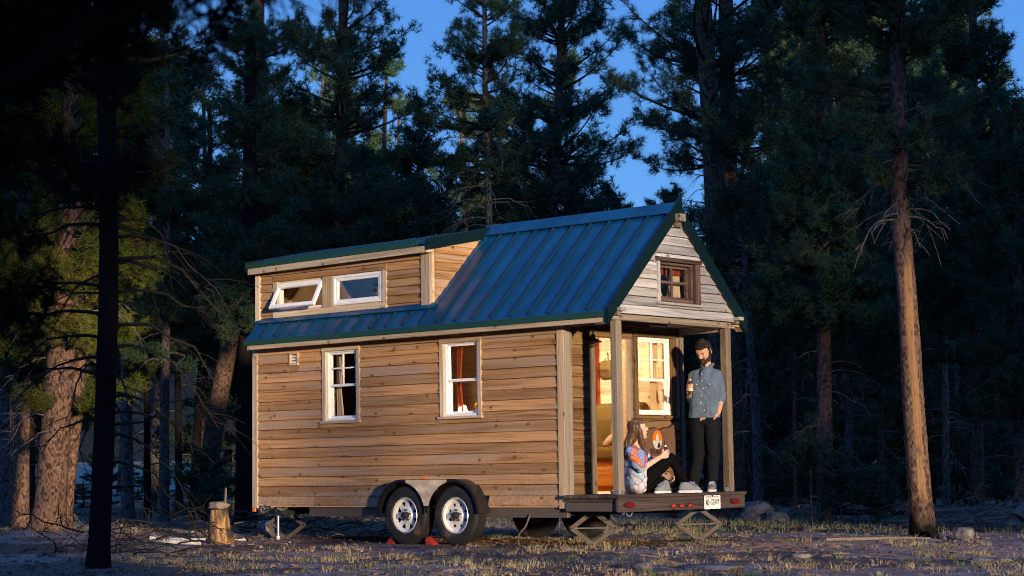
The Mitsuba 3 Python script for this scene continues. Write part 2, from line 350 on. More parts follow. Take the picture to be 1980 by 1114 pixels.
for y0 in (0, W - .092):
    put(P, 'post', cbox((L2 - .092, y0, ZD), (L2, y0 + .092, 2.432), .007), 'mat_post', grain=2)
for y0 in (-.003, W - .095):
    put(P, 'bracket', cat_([box((L2 - .060, y0 - .001, ZD), (L2 - .01, y0 + .001, ZD + .05)), box((L2, y0 + .02, ZD), (L2 + .003, y0 + .075, ZD + .05))]), 'mat_zinc')
put(P, 'header', cbox((L2 - .088, -.10, 2.433), (L2 - .004, W + .10, 2.512), .006), 'mat_post', grain=1)
put(P, 'ceiling', box((L1 + .03, .0, 2.470), (L2 - .09, W, 2.485)), 'mat_grey_board', grain=1)
for x in (5.32, 5.58): put(P, 'joist_block', cbox((x, .45, 2.435), (x + .05, 1.25, 2.469)), 'mat_deck', grain=1)
put(P, 'side_plate', cbox((L1 + .04, .02, 2.40), (L2 - .10, .07, 2.469)), 'mat_post', grain=0)
put(P, 'side_plate', cbox((L1 + .04, W - .07, 2.39), (L2 - .10, W - .02, 2.469)), 'mat_post', grain=0)
for y0 in (-.075, W + .0):
    put(P, 'lookout', cbox((L2 - .02, y0, 2.520), (L2 + .13, y0 + .085, 2.560), .004), 'mat_grey_board', grain=0)
    put(P, 'lookout', cbox((L2 - .02, y0 + .008, 2.478), (L2 + .075, y0 + .075, 2.518), .004), 'mat_post', grain=0)
put(P, 'ridge_block', cbox((L2 - .02, W / 2 - .055, 3.575), (L2 + .14, W / 2 + .055, 3.66), .005), 'mat_post', grain=0)
put(P, 'ridge_block', cbox((L2 - .02, W / 2 - .05, 3.515), (L2 + .085, W / 2 + .05, 3.572), .005), 'mat_post', grain=0)
lamp = H + '__wall_lamp'
lx, ly, lz = L1 + .13, .36, 2.245
put(lamp, 'shade', lathe([(.016, .085), (.024, .075), (.030, .04), (.098, 0.0), (.100, -.006), (.094, -.006), (.028, .03), (.0, .05)], 28, frame((lx, ly, lz), (1, 0, 0), (0, 1, 0), (0, 0, 1))), 'mat_iron', smooth=40)
put(lamp, 'arm', tube([(L1 + .02, ly, lz + .02), (L1 + .03, ly, lz + .13), (L1 + .08, ly, lz + .15), (lx, ly, lz + .13), (lx, ly, lz + .07)], .009, 8, True), 'mat_iron', smooth=40)
put(lamp, 'back_plate', lbox(fm, ly - .03, ly + .03, .012, .034, lz - .03, lz + .19, .004), 'mat_iron')
put(lamp, 'guard', tube([(lx + .06 * math.cos(a), ly + .06 * math.sin(a), lz - .035 + .02 * math.sin(a * 2)) for a in np.linspace(0, 2 * math.pi, 20)], .004, 5), 'mat_iron')
# ---- roof
SL, YE = .985, -.212
def rz(y): return 2.518 + SL * (min(y, W - y) - YE)
CY = .062                                # dormer front plane
XR, XD, XE = 5.955, 3.115, .03
nf = np.array([0, -SL, 1]) / math.hypot(SL, 1)
def slab(xa, xb, ya, yb, th=.03):
    pts = [(x, y, rz(y) - (th if k == 0 else 0)) for x in (xa, xb) for y in (ya, yb) for k in (0, 1)]
    return hexa(pts)
RF = H + '__roof'
seamx = [5.643 - .28 * k for k in range(9)] + [5.643 - .28 * k for k in range(9, 20)]
panel_edges = [XR - .03] + [x for x in seamx if x > XD + .1] + [XD]
for a, b in zip(panel_edges[:-1], panel_edges[1:]):
    put(RF, 'panel', slab(b + .001, a - .001, YE, W / 2), 'mat_roof')
lows = [XD] + [x for x in seamx if XE + .08 < x < XD - .05] + [XE]
for a, b in zip(lows[:-1], lows[1:]):
    put(RF, 'panel', slab(b + .001, a - .001, YE, CY + .02), 'mat_roof')
put(RF, 'back_panel', slab(XE, XR - .03, W - YE, W / 2 + .002), 'mat_roof')
for x in seamx:
    if x < XE + .08: continue
    yt = W / 2 - .13 if x > XD + .05 else CY - .085
    put(RF, 'seam', beam((x, YE + .012, rz(YE + .012) + .014), (x, yt, rz(yt) + .014), .019, .036, up=nf), 'mat_seam')
put(RF, 'ridge_cap', cat_([beam((XD - .05, W / 2 - .075, rz(W / 2 - .075) + .040), (XR - .02, W / 2 - .075, rz(W / 2 - .075) + .040), .19, .010, up=nf), beam((XD - .05, W / 2 + .075, rz(W / 2 - .075) + .038), (XR - .02, W / 2 + .075, rz(W / 2 - .075) + .038), .19, .010, up=nf * [1, -1, 1])]), 'mat_roof')
put(RF, 'drip_edge', cbox((XE - .004, YE - .014, 2.452), (XR - .045, YE - .002, 2.520), .003), 'mat_drip')
put(RF, 'fascia', cbox((XE + .05, YE + .004, 2.398), (5.905, YE + .04, 2.470), .004), 'mat_trim', grain=0)
put(RF, 'soffit', box((XE + .05, YE + .04, 2.455), (5.905, .0, 2.470)), 'mat_trim', grain=0)
put(RF, 'soffit', box((XE + .05, W, 2.455), (5.905, W - YE - .04, 2.470)), 'mat_trim', grain=0)
for s in (0, 1):
    yy = lambda y: y if s == 0 else W - y
    y0, y1 = YE - .02, W / 2 + (.075 if s == 0 else .0)
    zt = lambda y: rz(YE) + SL * (y - YE)
    rake = [(XR + dx, yy(y), zt(y) + dz) for dx in (-.038, 0.002 * (1 - s)) for y in (y0, y1) for dz in (-.130, .045)]
    put(RF, 'rake_trim', hexa(rake), 'mat_roof_trim')
    inner = [(XR - .04 + dx, yy(y), zt(y) + dz) for dx in (-.10, -.005) for y in (y0 + .03, W / 2) for dz in (-.125, -.035)]
    put(RF, 'barge_board', hexa(inner), 'mat_trim', grain=0)
put(RF, 'drip_edge', cbox((XE - .004, W - YE + .002, 2.452), (XR - .045, W - YE + .014, 2.520), .003), 'mat_roof_trim')
# left gable infill behind the dormer
put(RF, 'end_gable', extr(Polygon([(-.05, 2.45), (W + .05, 2.45), (W / 2, rz(W / 2) - .05)]), .05, frame((.10, 0, 0), (0, 1, 0), (0, 0, 1), (1, 0, 0))), 'mat_pine')
# ---- gable over the porch
GX = L2 + .012
GWN = (.735, 1.388, 2.676, 3.122)
tri = lambda z: (max(-.06, (z - rz(0)) / SL + .035), W - max(-.06, (z - rz(0)) / SL + .035))
put(GW, 'shade_backing', extr(Polygon([(-.06, 2.50), (W + .06, 2.50), (W + .06, rz(-.06) - .05), (W / 2, rz(W / 2) - .05), (-.06, rz(-.06) - .05)]).difference(sbox(GWN[0], GWN[2], GWN[1], GWN[3])), .03, frame((GX - .031, 0, 0), (0, 1, 0), (0, 0, 1), (1, 0, 0))), 'mat_lap_shade')
siding(GW, front(GX), 1, 0, W, 2.505, 3.80, .1005, [(.69, 1.475, 2.64, 3.165)], 'mat_grey_board', joints=0, edge=tri, seed=3)
gw = H + '__' + numbered_part('window'); gm = front(GX)
put(gw, 'casing', lbox(gm, .66, 1.50, 0, .05, 3.118, 3.165, .004), 'mat_brown_frame', grain=1, label='weathered purple brown head casing')
put(gw, 'casing', lbox(gm, .69, .733, 0, .04, 2.665, 3.117, .004), 'mat_grey_board', grain=2)
put(gw, 'casing', lbox(gm, 1.390, 1.475, 0, .04, 2.665, 3.117, .004), 'mat_brown_frame', grain=2)
put(gw, 'sill', lbox(gm, .645, 1.52, 0, .06, 2.635, 2.664, .004), 'mat_grey_board', grain=1)
put(gw, 'frame', ring(gm, GWN[0], GWN[1], GWN[2], GWN[3], .035, -.10, -.002), 'mat_brown_frame', grain=1)
put(gw, 'sash', ring(gm, GWN[0] + .035, GWN[1] - .035, GWN[2] + .03, GWN[3] - .03, .034, -.085, -.05), 'mat_brown_frame', grain=1)
put(gw, 'muntin', lbox(gm, 1.045, 1.075, -.080, -.052, 2.73, 3.06), 'mat_brown_frame', grain=2)
put(gw, 'muntin', lbox(gm, .80, 1.33, -.081, -.053, 2.885, 2.915), 'mat_brown_frame', grain=1)
put(gw, 'pane', tm([(GX - .066, .78, 2.72), (GX - .066, 1.34, 2.72), (GX - .066, 1.34, 3.08), (GX - .066, .78, 3.08)], [[0, 1, 2, 3]]), 'mat_pane')
# ---- dormer
dm = side(CY); TILT = .012
DZ0, DZ1 = 2.735, 3.425
A1, A2 = (.385, 1.215, 2.885, 3.232), (1.405, 2.255, 2.885, 3.250)
dh = [[(A[0], -1, A[2]), (A[1], 1, A[3])] for A in (A1, A2)]
put(DW, 'lining', cutwall((.0, CY, DZ0 - .05), (XD - .03, CY + .07, 3.48), dh), 'mat_pine', grain=0)
siding(DW, dm, 0, .06, 2.925, DZ0, DZ1, .1, [(.30, 2.345, 2.80, 3.275)], 'mat_cedar', joints=.1, seed=6)
put(DW, 'corner_board', lbox(dm, -.035, .058, 0, .036, DZ0 - .01, DZ1 - .02, .004), 'mat_trim', grain=2)
put(DW, 'corner_board', lbox(dm, 2.928, XD - .035, 0, .036, DZ0 - .01, DZ1, .004), 'mat_trim', grain=2)
put(DW, 'casing', lbox(dm, .30, 2.345, 0, .032, 2.800, 2.870, .004), 'mat_trim', grain=0)
put(DW, 'casing', lbox(dm, .30, 2.345, 0, .028, 3.258, 3.33, .004), 'mat_cedar', grain=0)
for a0, a1 in ((.30, .382), (1.222, 1.30), (1.305, 1.398), (2.262, 2.345)):
    put(DW, 'casing', lbox(dm, a0, a1, 0, .030, 2.872, 3.256, .004), 'mat_trim', grain=2)
w1 = H + '__' + numbered_part('window'); w2 = H + '__' + numbered_part('window')
put(w1, 'frame', ring(dm, A1[0], A1[1], A1[2], A1[3], .028, -.06, .01), 'mat_vinyl', label='frame of the window that stands open')
a = math.radians(27); hx = np.array([1.0, 0, 0]); hd = np.array([0, -math.sin(a), -math.cos(a)]); hn = np.array([0, -math.cos(a), math.sin(a)])
sash = lambda m: m.apply_transform(frame((A1[0] + .0, CY - .022, A1[3] - .012), hx, -hd, -hn)) or m
sw, sh = A1[1] - A1[0], .345
def lring(w, h, t, d0, d1): return cat_([cbox((0, -t, d0), (w, 0, d1), .004), cbox((0, -h, d0), (w, -h + t, d1), .004), cbox((0, -h + t, d0), (t, -t, d1), .004), cbox((w - t, -h + t, d0), (w, -t, d1), .004)])
put(w1, 'sash', sash(lring(sw, sh, .052, 0, .035)), 'mat_vinyl', label='white awning sash tilted outwards')
put(w1, 'pane', sash(tm([(.05, -sh + .05, .018), (sw - .05, -sh + .05, .018), (sw - .05, -.05, .018), (.05, -.05, .018)], [[0, 1, 2, 3]])), 'mat_pane')
put(w1, 'crank', tube([(A1[0] + .35, CY - .01, A1[2] + .03), (A1[0] + .42, CY - .05, A1[2] + .035), (A1[0] + .55, CY - .02, A1[2] + .03)], .006, 6, True), 'mat_iron')
put(w2, 'frame', ring(dm, A2[0], A2[1], A2[2], A2[3], .034, -.06, .022), 'mat_vinyl')
put(w2, 'sash', ring(dm, A2[0] + .034, A2[1] - .034, A2[2] + .034, A2[3] - .034, .034, -.03, .010), 'mat_vinyl')
put(w2, 'pane', tm([dm(A2[0] + .06, -.01, A2[2] + .06), dm(A2[1] - .06, -.01, A2[2] + .06), dm(A2[1] - .06, -.01, A2[3] - .06), dm(A2[0] + .06, -.01, A2[3] - .06)], [[0, 1, 2, 3]]), 'mat_pane')
# dormer roof: shed from the eave up to the ridge
DY = -.075
dz = lambda y: 3.515 + (rz(W / 2) - .02 - 3.515) * (y - DY) / (W / 2 - DY)
DR = H + '__dormer_roof'
for k in range(11):
    xa, xb = -.07 + k * .2895, -.07 + (k + 1) * .2895
    put(DR, 'panel', hexa([(x, y, dz(y) + e + .006 * x) for x in (xa + .001, xb - .001) for y in (DY, W / 2) for e in (-.03, 0)]), 'mat_roof')
    if k: put(DR, 'seam', beam((xa, DY + .012, dz(DY) + .016 + .006 * xa), (xa, W / 2 - .12, dz(W / 2 - .12) + .008 + .006 * xa), .016, .018), 'mat_seam')
put(DR, 'drip_edge', hexa([(x, y, z + .008 * x) for x in (-.08, 2.985) for y in (DY - .014, DY - .002) for z in (3.448, 3.516)]), 'mat_drip')
put(DR, 'fascia', hexa([(x, y, z + .008 * x) for x in (-.055, 2.96) for y in (DY + .002, DY + .036) for z in (3.372, 3.45)]), 'mat_trim', grain=0)
put(DR, 'soffit', box((-.05, DY + .036, 3.42), (2.95, CY, 3.435)), 'mat_trim', grain=0)
put(DR, 'rake_trim', hexa([(x, y, dz(y) + .022 + e) for x in (XD + .010, XD + .034) for y in (DY - .012, W / 2 - .05) for e in (-.115, .018)]), 'mat_roof_trim')
put(DR, 'rake_trim', hexa([(x, y, dz(y) + e) for x in (-.102, -.074) for y in (DY - .012, W / 2) for e in (-.10, .02)]), 'mat_roof_trim')
put(DR, 'corner_block', cbox((2.962, DY + .004, 3.395), (XD + .006, CY - .0, 3.470), .004), 'mat_trim', grain=1)
cm = front(XD - .034)
ck = Polygon([(CY + .002, 2.72), (W / 2, rz(W / 2) - .02), (CY + .002, dz(CY) - .02)])
put(DW, 'cheek_sheathing', extr(ck, .03, frame((XD - .066, 0, 0), (0, 1, 0), (0, 0, 1), (1, 0, 0))), 'mat_pine')
top_y = lambda z: (z + .03 - 3.515) / (dz(1) - dz(0)) + DY
hi = lambda z: (z - rz(0)) / SL
for k in range(11):
    za, zb = 2.80 + k * .1, 2.80 + (k + 1) * .1 + .012
    s0, s1, t0, t1 = max(CY + .037, top_y(za)), hi(za), max(CY + .037, top_y(zb)), hi(zb)
    if t1 - t0 < .05 and s1 - s0 < .05: continue
    if t0 > t1: t0 = t1 = (t0 + t1) / 2
    if s0 > s1: s0 = s1 = CY + .038
    put(DW, 'siding_board', lap(cm, s0, s1, za, zb, t0, t1), 'mat_grey_board' if k > 7 else 'mat_cedar', grain=1)
put(RF, 'flashing', beam((XD + .02, CY - .02, rz(CY - .02) + .006), (XD + .02, W / 2 - .1, rz(W / 2 - .1) + .006), .075, .010, up=nf), 'mat_roof')
put(RF, 'flashing', beam((XE - .03, CY - .045, rz(CY - .045) + .030), (XD + .05, CY - .045, rz(CY - .045) + .030), .095, .008, up=nf), 'mat_roof')
# ---- trailer chassis, wheels, fenders, jacks
CH = H + '__chassis'
put(CH, 'rail', cbox((.98, .02, .312), (L1, .075, .438), .004), 'mat_steel_brown')
put(CH, 'rail', cbox((.30, W - .075, .312), (L1, W - .02, .438), .004), 'mat_steel_brown')
put(CH, 'ledger', box((.30, -.016, .428), (L1 - .01, .02, .4415)), 'mat_pine', grain=0)
for x in (.35, 1.6, 2.8, 4.2, 5.0): put(CH, 'cross_member', box((x, .08, .33), (x + .06, W - .08, .42)), 'mat_iron')
put(CH, 'hook', tube([(.16 + .035 * math.cos(t), -.02, .395 + .035 * math.sin(t)) for t in np.linspace(0, 5.4, 14)], .009, 6, True), 'mat_zinc', smooth=40)
put(CH, 'chain', cat_([tube([(.42 + i * .022 + .016 * math.cos(t), .03 + .01 * math.sin(t + i), .405 - .012 * math.sin(i * .7) + .012 * math.sin(t)) for t in np.linspace(0, 6.3, 9)], .004, 4) for i in range(7)]), 'mat_zinc', kind='stuff')
put(H, 'marker_light', cbox((-.035, -.03, .365), (.03, -.01, .425), .008), 'mat_orange', label='orange side marker light at the front corner')
put(H, 'jack_leg', cat_([tube([(.22, .18, .05), (.22, .18, .40)], .017, 10, True)]), 'mat_zinc', smooth=40)
put(H, 'jack_foot', tube([(.22, .18, -.02), (.22, .18, .055)], .026, 10, True), 'mat_vinyl', smooth=40)
WX, WZ, WR = (2.80, 3.607), .338, .342
tprof = [(.198, -.088), (.232, -.100), (.285, -.104), (.318, -.094), (.333, -.078), (.338, -.062), (.338, -.040), (.331, -.037), (.331, -.031), (.340, -.028), (.340, -.004), (.332, -.002), (.332, .004), (.340, .006), (.340, .028), (.331, .031), (.331, .037), (.338, .040), (.338, .062), (.333, .078), (.318, .094), (.285, .104), (.232, .100), (.198, .088)]
def wheel(x, y, s, holes):
    k = H + '__' + numbered_part('wheel')
    M = frame((x, y, WZ), (1, 0, 0), (0, 0, 1), (0, -1 * s, 0))         # local z points outwards
    put(k, 'tyre', lathe(tprof, 48, M), 'mat_rubber', smooth=35)
    put(k, 'rim', lathe([(.206, .098), (.210, .092), (.203, .084), (.186, .080), (.180, .060), (.182, .030), (.176, .026)], 48, M), 'mat_rim', smooth=40)
    disc = Point(0, 0).buffer(.180, 32)
    for i in range(8):
        t = 2 * math.pi * (i + .5) / 8; c = np.array([math.cos(t), math.sin(t)]); n = np.array([-c[1], c[0]])
        if holes == 'round': disc = disc.difference(Point(*(c * .128)).buffer(.0195, 12))
        else: disc = disc.difference(Polygon([c * .158 - n * .030, c * .158 + n * .030, c * .105]).buffer(.004))
    put(k, 'disc', cat_([extr(disc, .006, M @ frame((0, 0, .036), (1, 0, 0), (0, 1, 0), (0, 0, 1))), lathe([(.088, .042), (.080, .052), (.060, .056), (.040, .056), (.0, .056)], 36, M)]), 'mat_rim', smooth=40)
    put(k, 'well', lathe([(.18, -.02), (.0, -.02)], 24, M), 'mat_black')
    hub = [lathe([(.042, .056), (.042, .10), (.036, .118), (.0, .120)], 20, M)]
    hub += [tube([(M @ np.array([.062 * math.cos(t), .062 * math.sin(t), z, 1]))[:3] for z in (.054, .078)], .011, 6, True) for t in np.arange(5) * 2 * math.pi / 5 + .3]
    put(k, 'hub', cat_(hub), 'mat_iron', smooth=40)
for y, s in ((-.062, 1), (W + .062, -1)):
    for x, hl in zip(WX, ('slot', 'round')): wheel(x, y, s, hl)
for y0, y1, s in ((-.205, -.004, 1), (W + .004, W + .205, -1)):
    f = H + '__' + numbered_part('fender')
    outer = unary_union([Point(WX[0], WZ).buffer(.414, 48), Point(WX[1], WZ).buffer(.414, 48), sbox(WX[0], WZ, WX[1], WZ + .4135)]).intersection(sbox(0, .362, 9, 2))
    inner = unary_union([Point(x, WZ - .004).buffer(.386, 48) for x in WX])
    flange = outer.difference(inner)
    band = outer.difference(outer.buffer(-.006)).intersection(sbox(0, .366, 9, 2)) 
    band = outer.difference(unary_union([Point(WX[0], WZ).buffer(.408, 48), Point(WX[1], WZ).buffer(.408, 48), sbox(WX[0], WZ, WX[1], WZ + .4075), sbox(2.2, 0, 4.2, .36)]))
    E3 = lambda yy: frame((0, yy, 0), (1, 0, 0), (0, 0, 1), (0, -1, 0))
    if s == 1: put(f, 'gusset', extr(flange.intersection(sbox(2.875, .45, 3.53, .745)), .003, E3(y0)), 'mat_gusset_gleam', label='gusset between the wheels with its bright reflection painted on')
    put(f, 'side_panel', extr(flange, .004, E3(y0 + .004 if s == 1 else y1)), 'mat_black', smooth=30)
    put(f, 'top_shell', extr(band, abs(y1 - y0) - .006, E3(y1 if s == 1 else y1 - .006)), 'mat_black', smooth=30)
    if s == 1: put(f, 'marker_lamp', cbox((3.06, -.17, .753), (3.16, -.12, .773), .006), 'mat_orange', label='small orange lamp on top of the fender')
def jack(c, ex, bar=True, z1=.375):
    k = H + '__' + numbered_part('scissor_jack'); ex = np.array(ex, float); ex /= np.linalg.norm(ex); c = np.array(c, float)
    n = np.cross(ex, (0, 0, 1)); top, bot = c + [0, 0, z1], c + [0, 0, .015]; mid = (z1 + .015) / 2
    l, r = c + ex * -.245 + [0, 0, mid], c + ex * .245 + [0, 0, mid]
    for a, b in ((top, l), (top, r), (l, bot), (r, bot)):
        d = (b - a) / np.linalg.norm(b - a)
        put(k, 'arm', beam(a - d * .012 + (n * .004 if a is top else -n * .004), b + d * .012 + (n * .004 if a is top else -n * .004), .052, .044, up=np.cross(n, d)), 'mat_steel_brown')
    put(k, 'pivot', cat_([tube([q - n * .04, q + n * .04], .012, 8, True) for q in (l, r, top, bot)]), 'mat_iron', kind='stuff')
    if bar: put(k, 'screw', tube([l, r], .008, 8, True), 'mat_zinc')
    put(k, 'foot', box(bot - [.07, .07, .03], bot + [.07, .07, .0]), 'mat_steel_brown')
jack((.24, .30, 0), (.9, .42, 0), False); jack((5.27, .30, 0), (.86, .5, 0)); jack((5.55, 1.86, 0), (.80, .6, 0))
put(H, 'power_cable', tube([(4.55, .06, .40), (4.60, .0, .33), (4.58, -.04, .22), (4.50, -.06, .14), (4.49, -.07, .06), (4.53, -.09, .0)], .011, 6), 'mat_steel_brown', smooth=40)
# ---- lights and plate on the end beam
bx = 5.938
def oval(y, z, a, b, h, n): return extr(Point(0, 0).buffer(1, 24), h, frame((bx, y, z), (0, a, 0), (0, 0, b), (1, 0, 0)))
for y in (.085, 2.02):
    k = H + '__' + numbered_part('tail_light')
    put(k, 'bezel', oval(y, .452, .098, .034, .010, 0), 'mat_iron', smooth=40)
    v, f_, _ = meshkit.arrays(oval(y, .452, .082, .025, .018, 0)); put(k, 'lens', (v, f_), 'mat_dull_lens', smooth=40)
k = H + '__marker_bar'
put(k, 'bracket', cbox((bx, .80, .404), (bx + .012, 1.21, .442), .003), 'mat_iron')
for y in (.855, 1.005, 1.155): put(k, 'lens', cbox((bx + .010, y - .035, .406), (bx + .030, y + .035, .440), .008), 'mat_red_lens')
put(H, 'reflector', cbox((5.86, -.056, .43), (5.893, -.0495, .475), .003), 'mat_red_lens')
put(H, 'tie_hook', cat_([tube([(5.93, .10 + .05 * math.cos(t), .375 - .045 * math.sin(t)) for t in np.linspace(.1, 3.0, 12)], .006, 6), tube([(5.92, .03, .37), (5.93, .0, .352), (5.93, -.02, .37)], .006, 6)]), 'mat_zinc', smooth=40)
k = H + '__number_plate'
py0, pz0 = 1.425, .375
put(k, 'plate', extr(sbox(0, 0, .305, .152).buffer(-.012).buffer(.012), .003, frame((bx + .008, py0, pz0), (0, 1, 0), (0, 0, 1), (1, 0, 0))), 'mat_white')
def text(parent, s, h, o, mat, width=None, bold=False, name='lettering', depth=.0015, ez=(0, 0, 1)):
    m = meshkit.text_mesh(s, h, depth, bold)
    if width: m.apply_scale([width / m.extents[0], 1, 1])
    m.apply_translation([-m.bounds[0][0], 0, 0]); m.apply_transform(frame(o, (0, 1, 0), ez, (1, 0, 0)))
    return put(parent, name, m, mat)
text(k, 'AD-33997', .058, (bx + .0112, py0 + .022, pz0 + .048), 'mat_print', .26, True)
text(k, 'NORTH CAROLINA', .016, (bx + .0112, py0 + .035, pz0 + .128), 'mat_red', .235, True)
put(k, 'bolt', oval(py0 + .152, pz0 + .148, .012, .012, .014, 0), 'mat_iron')
# ---- inside the house
I = H + '__interior'
put(I, 'floor', box((.09, .09, ZD - .009), (L1 - .09, W - .09, ZD + .004)), 'mat_oak', grain=0)
put(I, 'loft_floor', box((.05, .03, 2.52), (2.6, W - .03, 2.56)), 'mat_pine', grain=0)
put(I, 'loft_floor', box((4.55, .10, 2.505), (L2 - .03, W - .10, 2.53)), 'mat_pine', grain=0)
put(I, 'partition', box((1.15, 1.0, ZD), (1.2, W - .09, 2.5)), 'mat_shaded_lining', grain=2)
for r in range(15):
    put(I, 'wall_plank', box((3.0, W - .104, ZD + .02 + r * .13), (L1 - .092, W - .0905, ZD + .02 + r * .13 + .127)), 'mat_cream_plank', grain=0)
# things inside the house
def emitter(c): return {'emitter': {'type': 'area', 'radiance': rgb(*c)}}
k = thing('table_lamp', 'small lit lamp with a bright shade on the counter behind the larger side window', 'lamp')
put(k, 'base', lathe([(0, 1.42), (.05, 1.42), (.05, 1.435), (.012, 1.45), (.012, 1.50)], 16, frame((3.42, .20, 0), (1, 0, 0), (0, 1, 0), (0, 0, 1))), 'mat_iron', smooth=40)
sh = lathe([(.0, 1.47), (.055, 1.475), (.062, 1.50), (.045, 1.57), (.03, 1.60), (.0, 1.605)], 16, frame((3.42, .20, 0), (1, 0, 0), (0, 1, 0), (0, 0, 1)))
put(k, 'shade', sh, 'mat_white', smooth=40, **emitter((LAMP * 1.0, LAMP * .62, LAMP * .26)))
k = thing('ceiling_lamp', 'lit globe lamp under the loft near the doorway', 'lamp')
gl = trimesh.creation.icosphere(2, .07); gl.apply_translation((4.35, .75, 2.34))
put(k, 'globe', gl, 'mat_white', smooth=True, **emitter((GLOBE, GLOBE * .66, GLOBE * .36)))
put(k, 'stem', tube([(4.35, .75, 2.41), (4.35, .75, 2.56)], .008, 8), 'mat_iron')
k = thing('ceiling_lamp', 'dim lit lamp in the loft behind the dormer windows', 'lamp')
gl = trimesh.creation.icosphere(2, .05); gl.apply_translation((2.1, 1.15, 3.30))
put(k, 'globe', gl, 'mat_white', smooth=True, **emitter((LOFT, LOFT * .55, LOFT * .2)))
put(k, 'stem', tube([(2.1, 1.15, 3.35), (2.1, 1.15, 3.8)], .008, 8), 'mat_iron')
k = thing('sofa', 'olive green sofa with a wooden drawer base seen through the doorway', 'sofa')
put(k, 'base', cbox((3.55, 1.42, ZD + .02), (4.75, 2.0, .93), .006), 'mat_oak', grain=0)
for i in range(2):
    put(k, 'drawer', cbox((3.60 + i * .58, 1.400, .64), (4.14 + i * .58, 1.419, .86), .006), 'mat_oak', grain=0)
put(k, 'drawer', cbox((4.751, 1.46, .60), (4.768, 1.96, .84), .006), 'mat_oak', grain=2)
put(k, 'drawer', cbox((4.751, 1.46, .855), (4.768, 1.96, .915), .006), 'mat_oak', grain=1)
def cushion(a, b, r=.05):
    a, b = np.array(a, float), np.array(b, float)
    m = hulls([[((x, y, z), r) for x in (a[0] + r, b[0] - r) for y in (a[1] + r, b[1] - r) for z in (a[2] + r, b[2] - r)]], .06, 4, 12)
    return m
put(k, 'seat_cushion', cushion((3.55, 1.38, .93), (4.78, 1.86, 1.10)), 'mat_olive', smooth=True)
put(k, 'back_cushion', cushion((3.55, 1.80, 1.06), (4.78, 1.995, 1.62), .06), 'mat_olive', smooth=True)
k = solo('pillow', cushion((4.42, 1.66, 1.12), (4.74, 1.80, 1.44), .06), 'mat_tan', 'brown patterned pillow on the sofa behind the porch window', 'pillow', smooth=True)
k = solo('throw_blanket', hulls([[((4.55, 1.45, 1.13), .05), ((4.62, 1.55, 1.25), .05)], [((4.62, 1.55, 1.25), .05), ((4.66, 1.74, 1.42), .07)]], .03, 6), 'mat_cream_cloth', 'beige throw lying over the arm of the olive sofa', 'blanket', smooth=True)
bg_ = lambda *q: [((x, 1.965, z), r_) for x, z, r_ in q]
k = thing('hanging_bag', 'brown canvas bag hanging on the pale inside wall above the sofa', 'bag')
put(k, 'body', hulls([bg_((4.10, 2.10, .035), (4.20, 2.11, .035), (4.09, 1.96, .045), (4.21, 1.96, .045))], .03, 3), 'mat_canvas', smooth=True)
put(k, 'flap', hulls([[((4.10, 1.935, 2.10), .03), ((4.20, 1.935, 2.11), .03), ((4.10, 1.925, 2.04), .02), ((4.20, 1.925, 2.04), .02)]], .03, 2), 'mat_olive', smooth=True)
put(k, 'strap', tube([(4.12, 1.96, 2.12), (4.15, 1.99, 2.24), (4.18, 1.96, 2.12)], .009, 6), 'mat_olive', smooth=40)
def curtain(x0, x1, y, z0, z1, waves, amp=.018, pinch=0.0, ax=0):
    n = 36; m_ = 10; vs = []
    for j in range(m_):
        t = j / (m_ - 1)
        for i in range(n):
            s = i / (n - 1); w_ = 1 - pinch * math.sin(t * math.pi) ** 2
            xx = x0 + (x1 - x0) * s * w_; yy = y + amp * math.sin(s * waves * 6.283 + t)
            vs.append((xx, yy, z1 + (z0 - z1) * t) if ax == 0 else (yy, xx, z1 + (z0 - z1) * t))
    f = [[j * n + i, j * n + i + 1, (j + 1) * n + i + 1, (j + 1) * n + i] for j in range(m_ - 1) for i in range(n - 1)]
    return tm(vs, f)
for args, mat, lb in (((3.80, 4.02, W - .125, 1.30, 2.42, 4), 'mat_red_cloth', 'red curtain on the inside wall seen through the doorway'),
                      ((1.37, 1.50, .12, 1.46, 2.34, 3, .012, .3), 'mat_cream_cloth', 'thin pale curtain at the left of the four paned side window'),
                      ((1.86, 1.68, .12, 1.46, 2.34, 3, .012, .5), 'mat_cream_cloth', 'thin pale curtain at the right of the four paned side window'),
                      ((3.37, 3.47, .16, 1.46, 2.33, 3, .012, .35), 'mat_red_cloth', 'red curtain at the left of the side window with the lamp')):
    solo('curtain', curtain(*args), mat, lb, 'curtain', smooth=True)
solo('curtain', curtain(1.70, 1.88, L1 - .14, 1.46, 2.33, 3, .014, .25, ax=1), 'mat_tan', 'orange brown curtain drawn to the right of the porch window', 'curtain', smooth=True)
for a, b, pn in ((.79, .98, .3), (1.30, 1.02, .25)):
    kk = thing('curtain', 'beige curtain with a red top in the left half of the gable window' if a < 1 else 'beige curtain with a red top in the right half of the gable window', 'curtain')
    put(kk, 'cloth', curtain(a, b, GX - .13, 2.70, 3.06, 3, .012, pn, ax=1), 'mat_cream_cloth', smooth=True)
    put(kk, 'top_band', curtain(a, b, GX - .118, 2.99, 3.06, 3, .010, 0, ax=1), 'mat_red_cloth', smooth=True)
k = thing('flower', 'yellow sunflower in a small pot beside the lamp in the side window', 'flower')
put(k, 'pot', lathe([(0, 1.44), (.04, 1.44), (.052, 1.52), (.045, 1.52), (.0, 1.50)], 14, frame((3.70, .20, 0), (1, 0, 0), (0, 1, 0), (0, 0, 1))), 'mat_orange', smooth=40)
pet = []
